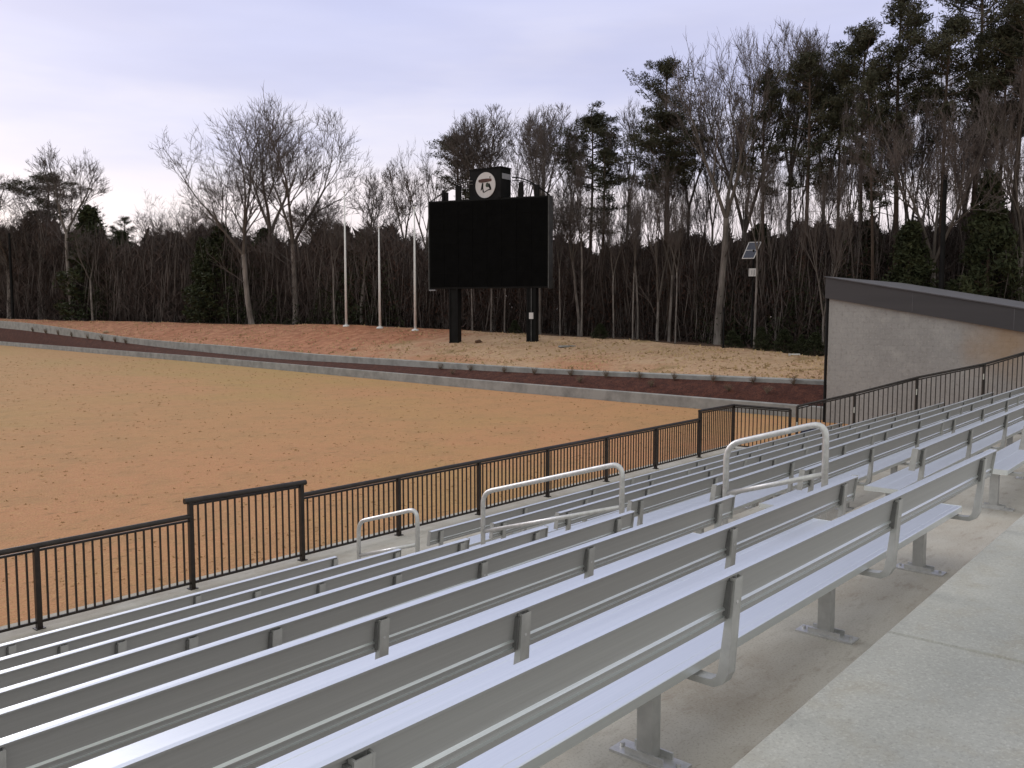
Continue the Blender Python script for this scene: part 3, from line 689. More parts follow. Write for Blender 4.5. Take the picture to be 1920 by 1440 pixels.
# emblem box: corner towards the camera
cx, cdp = lx(939); zb0, zb1 = ZT + .002, upz(321)
vdir = Vector((at(939, 1)[0], at(939, 1)[1], 0)).normalized()
vloc = Vector((vdir.dot(wn), -vdir.dot(nrm) , 0)); vloc = Vector((vdir.dot(wn), vdir.dot(-nrm), 0)).normalized()
rloc = Vector((vloc.y, -vloc.x, 0))                # to the right as seen
C = Vector((cx, .0, 0)) - vloc * .1
lA = (940 - 882) / F_PX * 60.0 / math.cos(R(38)); lB = (959 - 940) / F_PX * 60.0 / math.cos(R(52))
dA = (-rloc * math.cos(R(38)) + vloc * math.sin(R(38))); dB = (rloc * math.cos(R(52)) + vloc * math.sin(R(52)))
Q = [C, C + dB * lB, C + dB * lB + dA * lA, C + dA * lA]
b = MB(); b.hexa([(p.x, p.y, zb0) for p in Q], [(p.x, p.y, zb1) for p in Q]); eb = b.build('emblem_box', M['black_steel'], sb)
b = MB(); e_ = .05
Q2 = [C - (dA + dB) * e_, C + dB * (lB + e_) - dA * e_, C + dB * (lB + e_) + dA * (lA + e_), C + dA * (lA + e_) - dB * e_]
b.hexa([(p.x, p.y, zb1 + .001) for p in Q2], [(p.x, p.y, zb1 + .07) for p in Q2]); b.build('lid', M['black_steel'], eb)
nA = -dB                                            # outward normal of the emblem face
Rr = (374 - 327) / 2 / F_PX * 60.0
cc = C + dA * (lA * .48); zc = upz(350.5)
def face_pt(a, h, off): p = cc - dA * a + nA * off; return (p.x, p.y, zc + h)     # a to the right
def face_poly(pts, off, th, m_, nme, par):
    b = MB(); n = len(pts)
    b.add([face_pt(x, y, off) for x, y in pts] + [face_pt(x, y, off + th) for x, y in pts], [(i, (i+1) % n, n + (i+1) % n, n + i) for i in range(n)] + [tuple(range(n)), tuple(range(n, 2*n))])
    return b.build(nme, m_, par)
disc = face_poly([(Rr * math.cos(2*math.pi*i/40), Rr * math.sin(2*math.pi*i/40)) for i in range(40)], .003, .04, M['white_disc'], 'emblem_disc', eb)
# marks as seen: rust-red bar, dark stem, green patch and dark outline strokes (in units of the disc radius)
S = Rr
def marks(polys, m_, nme, off=.044):
    for pts in polys:
        b = MB(); n = len(pts); pts = [(x * S, y * S) for x, y in pts]
        b.add([face_pt(x, y, off) for x, y in pts] + [face_pt(x, y, off + .012) for x, y in pts], [(i, (i+1) % n, n + (i+1) % n, n + i) for i in range(n)] + [tuple(range(n)), tuple(range(n, 2*n))])
        b.build(nme, m_, eb)
marks([[(-.70, .40), (-.64, .26), (-.3, .20), (.2, .22), (.62, .26), (.66, .36), (.60, .46), (.2, .50), (-.3, .50), (-.62, .46)]], M['emblem_red'], 'emblem_bar')
marks([[(-.32, .18), (-.24, .18), (-.30, -.3), (-.46, -.42), (-.44, -.3)], [(-.24, .16), (-.18, .16), (-.2, -.2), (-.12, -.56), (-.24, -.56), (-.30, -.2)],
       [(-.16, -.60), (.22, -.46), (.24, -.38), (-.12, -.52)], [(.24, -.44), (.62, -.40), (.6, -.32), (.26, -.36)], [(.36, .12), (.44, .10), (.62, -.30), (.46, -.34), (.30, -.1)],
       [(.44, .50), (.50, .50), (.52, .68), (.46, .64)]], M['black_steel'], 'emblem_stroke')
marks([[(.12, .16), (.30, .18), (.36, -.08), (.30, -.18), (.10, -.16), (.04, -.04)]], M['emblem_green'], 'emblem_patch')
# pale label on the right-hand face
nB = -dA
lp = [C + dB * (lB * t) + nB * .012 for t in (.12, .95)]
b = MB(); lp2 = [p + nB * .01 for p in lp]; za, zb_ = upz(341), upz(331)
b.hexa([(lp[0].x, lp[0].y, za), (lp[1].x, lp[1].y, za), (lp2[1].x, lp2[1].y, za), (lp2[0].x, lp2[0].y, za)], [(lp[0].x, lp[0].y, zb_), (lp[1].x, lp[1].y, zb_), (lp2[1].x, lp2[1].y, zb_), (lp2[0].x, lp2[0].y, zb_)])
b.build('label_plate', M['grey_label'], eb)

# ================================================================ POLES
def surf(u, v):                   # where picture row v meets the bank
    D = wall_depth(u) + 2.6; L = smooth_interp(u, UK, DCR); best = D + L
    for i in range(200):
        d = D + L * i / 199
        if hill_z(u, d) >= zv(v, d): return d
    return best
for u, vt, vb, la in ((650, 366, 611, 'tallest white flagpole, leftmost of the three on the bank, without a flag'), (713, 430, 614, 'shortest white flagpole, middle of the three on the bank'), (779, 394, 615.5, 'white flagpole closest to the black scoreboard')):
    d = min(surf(u, vb), wall_depth(u) + 2.6 + smooth_interp(u, UK, DCR) * .93); x, y = at(u, d); zg = gz(u, d); H = zv(vt, d) - zg
    fp = empty('flagpole', (x, y, zg)); tag(fp, la, 'flagpole', 'white flagpoles on the bank')
    b = MB(); b.tube([(0,0,0), (0,0,H*.4), (0,0,H)], [.105, .095, .05], 12); b.build('pole', M['white_pole'], fp, smooth=True)
    b = MB(); b.tube([(0,0,0), (0,0,.10), (0,0,.16)], [.30, .27, .12], 16); b.build('base_collar', M['white_pole'], fp)
    b = MB(); b.tube([(0,0,H), (0,0,H+.05), (0,0,H+.12), (0,0,H+.17)], [.03, .09, .09, .02], 10); b.build('finial', M['white_pole'], fp, smooth=True)
    b = MB(); b.box(.10, .13, -.02, .02, 1.3, 1.5); b.build('cleat', M['galv'], fp)
# solar lamp pole
u = 1409; d = wall_depth(u) + 2.6 + smooth_interp(u, UK, DCR) * 1.25; x, y = at(u, d); zg = gz(u, d)
sp_r = empty('solar_pole', (x, y, zg), math.atan2(-hray(u)[0], hray(u)[1])); tag(sp_r, 'black pole carrying a tilted solar panel and a white box', 'solar pole')
zz = lambda v: zv(v, d) - zg
ppm = d / F_PX
b = MB(); b.tube([(0,0,-.1), (0,0,zz(470))], .06, 10); b.build('pole', M['black_steel'], sp_r)
pn = empty('solar_panel', (0, 0, 0)); pn.parent = sp_r
z1, z0 = zz(455), zz(487)
A0, A1 = (1388 - 1409) * ppm, (1410 - 1409) * ppm; B0, B1 = (1400 - 1409) * ppm, (1423 - 1409) * ppm
def pan(s0, s1, t0, t1, off, th, m_, nme, par):
    def pt(s, t, o_): 
        lo = A0 + (A1 - A0) * s; hi = B0 + (B1 - B0) * s
        return (lo + (hi - lo) * t, -.30 + .75 * t - o_ * .8, z0 + (z1 - z0) * t + o_ * .55)
    b = MB(); b.hexa([pt(s0,t0,off), pt(s1,t0,off), pt(s1,t1,off), pt(s0,t1,off)], [pt(s0,t0,off+th), pt(s1,t0,off+th), pt(s1,t1,off+th), pt(s0,t1,off+th)]); return b.build(nme, m_, par)
bpy.data.objects.remove(pn)
fr_ = pan(0, 1, 0, 1, 0, .04, M['white_disc'], 'solar_panel', sp_r)
pan(.07, .93, .04, .48, .041, .008, M['pv'], 'solar_cell', fr_); pan(.07, .93, .52, .96, .041, .008, M['pv'], 'solar_cell', fr_)
b = MB(); b.box(-.30, .30, -.22, -.062, zz(521), zz(503)); hb_ = b.build('lamp_box', M['black_steel'], sp_r)
b = MB(); b.box(-.27, .24, -.25, -.221, zz(519), zz(504.5)); fpn = b.build('front_plate', M['white_disc'], hb_)
b = MB(); b.box(-.10, -.06, -.262, -.2505, zz(516), zz(508)); b.box(.05, .09, -.262, -.2505, zz(517), zz(507)); b.build('slot', M['grey_label'], hb_)
# other black poles
def black_pole(u, vt, extra, r, la, name='light_pole', cat='pole'):
    d = wall_depth(u) + 2.6 + smooth_interp(u, UK, DCR) * extra; x, y = at(u, d); zg = gz(u, d); H = zv(vt, d) - zg
    o_ = empty(name, (x, y, zg)); tag(o_, la, cat)
    b = MB(); b.tube([(0,0,-.2), (0,0,H*.5), (0,0,H)], [r, r*.9, r*.7], 10); b.build('pole', M['black_steel'], o_)
    b = MB(); b.tube([(0,0,H), (0,0,H+.06)], [r*.9, r*.5], 10); b.build('cap', M['black_steel'], o_)
black_pole(1760, 335, 1.15, .14, 'tall black pole standing behind the grey building roof')
black_pole(27, 440, .97, .22, 'black pole in front of the trees at the far left edge')
black_pole(1356, 578, 1.0, .055, 'short black post beside the pale trunk left of the solar pole', 'fence_post', 'post')
# junction cover and rocks on the bank
def rock(u, v, s, m_, la, name='rock', flat=.6):
    d = surf(u, v); x, y = at(u, d); b = MB(); random.seed(int(u))
    import bmesh
    bm = bmesh.new(); bmesh.ops.create_icosphere(bm, subdivisions=2, radius=s)
    for v_ in bm.verts: v_.co *= 1 + .35 * noise.noise(v_.co * (1.6 / s)); v_.co.z *= flat
    me = bpy.data.meshes.new(name); bm.to_mesh(me); bm.free(); me.materials.append(m_)
    o_ = bpy.data.objects.new(name, me); COL.objects.link(o_); o_.location = (x, y, gz(u, d) + s * flat * .4); tag(o_, la, 'rock')
rock(897, 642, .26, M['rock_dark'], 'dark brown rock between the two scoreboard posts')
rock(663, 657, .22, M['rock'], 'pale tan rock on the clay below the tallest flagpole')
rock(200, 625, .30, M['rock'], 'pale clod on the red clay at the left of the bank')
d = surf(1063, 650); x, y = at(1063, d)
b = MB(); b.box(-.5, .5, -.3, .3, -.05, .03); b.box(-.45, .45, -.26, .26, .0305, .045)
jb = b.build('ground_box', M['concrete_wall']); jb.location = (x, y, gz(1063, d) + .02); jb.rotation_euler = (0, 0, R(-30)); tag(jb, 'flat grey utility cover in the ground right of the scoreboard', 'utility cover')
d = surf(1490, 668); x, y = at(1490, d)
b = MB(); b.tube([(-.3, 0, 0), (.3, 0, 0)], .05, 10); b.box(-.32, -.24, -.065, .065, -.065, .065)
jb = b.build('drain_pipe', M['galv']); jb.location = (x, y, gz(1490, d) + .09); jb.rotation_euler = (0, 0, R(-50)); tag(jb, 'short white pipe lying on the ground near the building', 'pipe')

# ================================================================ PLANTING IN THE MULCH
def twig_shrub(seed, H=.5):
    rnd = random.Random(seed); b = MB()
    for i in range(26):
        a = rnd.uniform(0, 6.28); t = rnd.uniform(.1, .75); L = H * rnd.uniform(.7, 1.1)
        p = Vector((0, 0, 0)); dv = Vector((math.cos(a) * t, math.sin(a) * t, 1)).normalized(); pts = [p.copy()]
        for k in range(3): p = p + dv * L / 3; dv = (dv + Vector((rnd.uniform(-.3,.3), rnd.uniform(-.3,.3), .15))).normalized(); pts.append(p.copy())
        b.tube(pts, [.012, .010, .007, .004], 3, cap=False)
        for k in range(3):
            q = pts[rnd.randint(1, 3)]; dv2 = Vector((rnd.uniform(-1,1), rnd.uniform(-1,1), rnd.uniform(.2,1))).normalized(); b.tube([q, q + dv2 * H * .3], [.006, .003], 3, cap=False)
    return b
shr = [twig_shrub(i).build('dormant_shrub', M['shrub_dead'], fix=False) for i in range(3)]
sh_list = [(825, 691), (882, 694), (945, 697), (1002, 700), (1070, 703), (1137, 706), (1200, 708), (1265, 712), (1338, 714), (1413, 718), (1490, 720), (63, 624), (87, 627), (110, 630), (135, 634), (165, 638), (192, 641), (216, 645), (236, 648)]
land = {825: 'below the left scoreboard post', 1002: 'below the right scoreboard post', 1490: 'closest to the grey building', 63: 'leftmost in the mulch bed', 236: 'last of the tight left row, towards the flagpoles'}
ordw = ['first', 'second', 'third', 'fourth', 'fifth', 'sixth', 'seventh', 'eighth', 'ninth', 'tenth', 'eleventh']
for i, (u, v) in enumerate(sh_list):
    o_ = shr[i] if i < 3 else shr[i % 3].copy()
    if i >= 3: COL.objects.link(o_)
    d = wall_depth(u) + 2.0; x, y = at(u, d); zg = smooth_interp(u, UK, ZM) - .08
    o_.location = (x, y, zg); o_.rotation_euler = (0, 0, i * 1.3); s = .75 if u > 700 else 1.1; o_.scale = (s, s, s)
    if u in land: la = f'small bare twiggy shrub in the mulch {land[u]}'
    elif u > 700: la = f'bare twiggy shrub, {ordw[i]} from the left in the mulch row below the scoreboard'
    else: la = f'bare twiggy shrub, {ordw[i - 11]} from the left in the tight far-left mulch row'
    tag(o_, la, 'shrub', 'bare shrubs planted in the mulch')
# low dark shrubs in the middle of the mulch face
for j, (u, la) in enumerate(((848, 'below the flagpole side of the scoreboard'), (1088, 'right of the scoreboard'), (1222, 'under the forked tree trunk'), (1368, 'under the black post'), (1440, 'between the solar pole and the building'))):
    o_ = shr[j % 3].copy(); COL.objects.link(o_); d = wall_depth(u) + 1.0; x, y = at(u, d)
    o_.location = (x, y, .5 + (smooth_interp(u, UK, ZM) - .5) * .5 - .05); o_.scale = (.9, .9, .6); o_.rotation_euler = (0, 0, j)
    tag(o_, f'tiny dark shrub low on the mulch face {la}', 'shrub', 'tiny shrubs on the mulch face')

exec_trees = True
# ================================================================ TREES
def rot_dir(d, ang, az):
    a = Vector((0,0,1)).cross(d)
    if a.length < .05: a = Vector((1,0,0))
    a.normalize(); q = Matrix.Rotation(az, 3, d) @ a
    return (Matrix.Rotation(ang, 3, q) @ d).normalized()
def seg_tube(b, pts, rads, n): b.tube(pts, rads, n, cap=False)
def bare_tree(seed, H=18, fork=.4, spread=.42, lean=0, multi=2, width=.5, levels=5, dens=1.0, tr=.22, pale=False, env=None):
    """returns (trunk MB, crown MB) of a leafless broadleaf tree of height about H"""
    rnd = random.Random(seed); tb, cb = MB(), MB()
    zf = H * fork; pts = []; p = Vector((0,0,-.4)); d = Vector((lean, 0, 1)).normalized()
    nseg = 7
    for i in range(nseg + 1):
        pts.append(p.copy()); p = p + d * ((zf + .4) / nseg / max(d.z, .4)); d = (d + Vector((rnd.uniform(-.05,.05), rnd.uniform(-.05,.05), .05))).normalized()
    rads = [tr * (1.35 if i == 0 else 1 - .25 * i / nseg) for i in range(nseg + 1)]
    tb.tube(pts, rads, 8)
    top = pts[-1]; r0 = rads[-1]
    def outside(q):
        if not env: return False
        cx_ = lean * H * .55; zc = H * .64
        return ((q.x - cx_) ** 2 + q.y ** 2) / (env * H) ** 2 + ((q.z - zc) / (H * .37)) ** 2 > 1
    def grow(p, d, L, r, lev):
        n = 4 if lev < 3 else 3; k = 5 if lev < 2 else (4 if lev < 4 else 3); P = [p.copy()]; dd = d.copy(); q = p.copy(); crook = (.09, .11, .17, .24, .32, .4)[min(lev, 5)]; stop = False
        for i in range(k):
            dd = (dd + Vector((rnd.uniform(-1,1), rnd.uniform(-1,1), rnd.uniform(-.3,.7))) * crook).normalized()
            q = q + dd * (L / k); P.append(q.copy())
            if q.z > zf + (H - zf) * .25 and outside(q): stop = True; break
        k = len(P) - 1
        re = r * (.5 if lev < levels else .35)
        cb.tube(P, [r + (re - r) * i / k for i in range(k + 1)], n + (2 if lev == 0 else 0), mi=1 if lev < 2 else 0, cap=False)
        if lev >= levels or (stop and lev >= 3): return
        nc = {0: 5, 1: 5, 2: 4, 3: 4, 4: 5}.get(lev, 3); nc = max(2, int(round(nc * dens)))
        az0 = rnd.uniform(0, 6.28)
        for i in range(nc):
            t = 1.0 if i == 0 else rnd.uniform(.30, .95); idx = t * k; j = min(int(idx), k - 1); pos = P[j].lerp(P[j+1], idx - j)
            ang = rnd.uniform(.12, .3) if i == 0 else rnd.uniform(.4, .85) * (spread / .42) ** .5
            nd = rot_dir(dd, ang, az0 + i * 2.4 + rnd.uniform(-.5,.5)); nd = (nd + Vector((0,0,.22 if lev < 2 else .08))).normalized()
            rr = max(r * (1 - .45 * t) * (.82 if i == 0 else .60), .013)
            grow(pos, nd, L * (rnd.uniform(.62, .8) if i == 0 else rnd.uniform(.45, .68)), rr, lev + 1)
    az0 = rnd.uniform(0, 6.28); rest = H - zf
    for i in range(multi):
        nd = rot_dir(Vector((lean * .5, 0, 1)).normalized(), spread * rnd.uniform(.55, 1.1), az0 + i * 6.28 / multi + rnd.uniform(-.3,.3))
        grow(top - Vector((0,0,.1)), nd, rest * rnd.uniform(.40, .50), r0 * (.85 if multi < 3 else .7), 0)
    for i in range(2):      # a few low dead branches on the trunk
        t = rnd.uniform(.5, .95); q = pts[0].lerp(pts[-1], t); grow(q, rot_dir(Vector((0,0,1)), rnd.uniform(.8, 1.1), rnd.uniform(0, 6.28)), rest * .22, r0 * .28, max(levels - 2, 2))
    return tb, cb
def norm_tree(tb, cb, H):          # rescale so the top is exactly at H
    zs = float(np.percentile([v[2] for v in cb.v], 99.88)); s = H / zs
    tb.v = [(x*s, y*s, z*s) for x, y, z in tb.v]; cb.v = [(x*s, y*s, z*s) for x, y, z in cb.v]
def clump(b, c, r, n, rnd, lf=.3, wd=.05, flat=.6, mi=0):
    for i in range(n):
        while True:
            o_ = Vector((rnd.uniform(-1,1), rnd.uniform(-1,1), rnd.uniform(-1,1)))
            if o_.length < 1: break
        o_ = Vector((o_.x * r, o_.y * r, o_.z * r * flat)); p = c + o_
        d = (o_.normalized() * .6 + Vector((rnd.uniform(-1,1), rnd.uniform(-1,1), rnd.uniform(-.5,1)))).normalized()
        sd_ = d.cross(Vector((rnd.uniform(-1,1), rnd.uniform(-1,1), rnd.uniform(-1,1)))).normalized() * wd; L = lf * rnd.uniform(.6, 1.2)
        b.add([p - d * L * .5 - sd_ * .4, p - sd_, p + d * L * .5, p + sd_], [(0, 1, 2, 3)], mi)
def pine(seed, H=20, cb_=.55, rad=3.2, tr=.2, lean=0, plates=1.0, density=1.0):
    rnd = random.Random(seed); tb, cb = MB(), MB()
    pts = []; n = 9
    for i in range(n + 1):
        t = i / n; pts.append(Vector((lean * H * t + .12 * math.sin(t * 5 + seed), .12 * math.cos(t * 4 + seed), -.4 + (H * .97 + .4) * t)))
    tb.tube(pts, [tr * (1 - .82 * i / n) + .02 for i in range(n + 1)], 7)
    def trunk_at(z):
        t = (z + .4) / (H * .97 + .4) * n; j = min(max(int(t), 0), n - 1); return pts[j].lerp(pts[j+1], t - j)
    nb_ = int(34 * density)
    for i in range(nb_):
        t = (i + rnd.uniform(-.4,.4)) / nb_; t = min(max(t, 0), 1); z = H * (cb_ + (1 - cb_) * t)
        if t > .97: z = H * .96
        prof = math.sin(math.pi * min(1, .18 + .82 * t) ** .9) * .85 + .22
        if rnd.random() < .22: prof *= 1.12
        L = rad * prof * rnd.uniform(.55, 1.05); az = rnd.uniform(0, 6.28); el = -.05 + .65 * t + rnd.uniform(-.2,.2)
        p = trunk_at(min(z, H * .965)); d = Vector((math.cos(az) * math.cos(el), math.sin(az) * math.cos(el), math.sin(el)))
        P = [p]; k = 4; q = p.copy()
        for s in range(k):
            d = (d + Vector((rnd.uniform(-.2,.2), rnd.uniform(-.2,.2), .10 + rnd.uniform(-.1,.1)))).normalized(); q = q + d * L / k; P.append(q.copy())
        cb.tube(P, [.05 * (1 - t * .5), .04, .03, .022, .012], 4, mi=1, cap=False)
        ncl = 3 + int(L * 1.3)
        for c in range(ncl):
            tt = rnd.uniform(.35, 1.0) * k; j = min(int(tt), k - 1); pos = P[j].lerp(P[j+1], tt - j)
            side = Vector((rnd.uniform(-1,1), rnd.uniform(-1,1), rnd.uniform(-.15,.5))) * L * .24
            cb.tube([pos, pos + side], [.015, .008], 3, mi=1, cap=False)
            clump(cb, pos + side, rnd.uniform(.36, .66), int(56 * plates), rnd, .30, .030, .58)
    clump(cb, pts[-1], .7, 60, rnd, .32, .042, .9)
    for i in range(12):       # dead stubs below the crown
        z = H * rnd.uniform(cb_ * .55, cb_); p = trunk_at(z); az = rnd.uniform(0, 6.28); L = rnd.uniform(.4, 1.8)
        d = Vector((math.cos(az), math.sin(az), rnd.uniform(-.1,.4))).normalized(); cb.tube([p, p + d * L * .5, p + d * L + Vector((0,0,-.1))], [.03, .02, .008], 3, mi=1, cap=False)
    return tb, cb
def cedar(seed, H=8, rad=2.2):
    rnd = random.Random(seed); tb, cb = MB(), MB()
    tb.tube([(0,0,-.3), (0,0,H*.5), (0,0,H*.95)], [.14, .09, .02], 6)
    for i in range(int(300)):
        t = rnd.random() ** .8; z = H * (.04 + .94 * t); r = rad * (1 - t) ** .75 * rnd.uniform(.35, 1.05) + .08; az = rnd.uniform(0, 6.28)
        c = Vector((math.cos(az) * r, math.sin(az) * r, z)); clump(cb, c, rnd.uniform(.25, .5), 22, rnd, .34, .06, .9)
    for i in range(40):
        t = rnd.random(); z = H * (.08 + .85 * t); r = rad * (1 - t) ** .75; az = rnd.uniform(0, 6.28)
        cb.tube([(0,0,z - r * .3), (math.cos(az) * r, math.sin(az) * r, z)], [.03, .01], 3, mi=1, cap=False)
    return tb, cb

PROTO = {}
def proto(kind):
    if kind in PROTO: return PROTO[kind]
    if kind.startswith('bare'):
        spec = {'bare_wide': dict(seed=11, env=.40, fork=.36, spread=.38, multi=3, dens=1.0, tr=.26), 'bare_vase': dict(seed=23, env=.27, fork=.42, spread=.36, multi=3, dens=.82, tr=.24),
                'bare_lean': dict(seed=37, env=.40, fork=.34, spread=.50, multi=3, lean=-.16, tr=.26), 'bare_tall': dict(seed=41, env=.20, fork=.50, spread=.26, multi=2, tr=.17),
                'bare_slim': dict(seed=59, env=.16, fork=.45, spread=.20, multi=2, tr=.13, dens=.9), 'bare_fork': dict(seed=67, env=.22, fork=.22, spread=.20, multi=2, tr=.2),
                'bare_brush': dict(seed=71, env=.24, fork=.55, spread=.34, multi=4, tr=.16), 'bare_twist': dict(seed=83, fork=.38, spread=.55, multi=2, tr=.2, lean=.08)}[kind]
        tb, cb = bare_tree(H=18, levels=5, **spec); norm_tree(tb, cb, 18.0); ms = ([M['bark_pale']], [M['twig'], M['bark']]); H = 18  # limbs in darker bark than trunks: silhouette shade put into the colour
    elif kind.startswith('pine'):
        spec = {'pine_round': dict(seed=3, cb_=.70, rad=3.2), 'pine_long': dict(seed=7, cb_=.56, rad=3.0, density=1.15), 'pine_plate': dict(seed=13, cb_=.68, rad=3.6, plates=.9), 'pine_thin': dict(seed=19, cb_=.55, rad=2.5, density=.9, plates=.8),
                'pine_dense': dict(seed=29, cb_=.68, rad=3.7, density=1.4, plates=1.3), 'pine_lean': dict(seed=31, cb_=.52, rad=3.2, lean=-.05)}[kind]
        tb, cb = pine(H=20, **spec); ms = ([M['bark_pine']], [M['needles'], M['bark_pine']]); H = 20
    else:
        tb, cb = cedar(seed=5 if kind == 'cedar' else 9, H=8, rad=2.3 if kind == 'cedar' else 3.0); ms = ([M['bark_pine']], [M['needles_dark'], M['bark_pine']]); H = 8
    def mesh(b, nme, mats):
        me = bpy.data.meshes.new(nme); me.from_pydata(b.v, [], b.f)
        for m_ in mats: me.materials.append(m_)
        if any(b.m): me.polygons.foreach_set('material_index', b.m)
        me.update(); return me
    xs_ = [abs(v[0]) for v in cb.v] ; wd = np.percentile([v[0] for v in cb.v], 98) - np.percentile([v[0] for v in cb.v], 2)
    PROTO[kind] = (mesh(tb, 'trunk', ms[0]), mesh(cb, 'crown', ms[1]), H, wd); return PROTO[kind]
GROUPS = {'bare': 'leafless trees behind the bank', 'pine': 'tall pines behind the bank', 'ceda': 'dark evergreens in the wood edge'}
def tree(kind, u, vt, extra, wpx, label, rz=0, name=None, mirror=1):
    tm, cm, H0, wd = proto(kind)
    d = wall_depth(u) + 2.6 + smooth_interp(u, UK, DCR) + extra; x, y = at(u, d); zg = gz(u, d) - .1
    H = zv(vt, d) - zg; sz = H / H0; sx = (wpx / F_PX * d) / wd if wpx else sz
    nme = name or {'bare': 'bare_tree', 'pine': 'pine_tree', 'ceda': 'evergreen_tree'}[kind[:4]]
    r = empty(nme, (x, y, zg), rz + math.atan2(-hray(u)[0], hray(u)[1])); r.scale = (sx * mirror, sx, sz)
    tag(r, label, 'tree', GROUPS[kind[:4]])
    for nm, me in (('trunk', tm), ('crown', cm)):
        o_ = bpy.data.objects.new(nm, me); COL.objects.link(o_); o_.parent = r
    return r
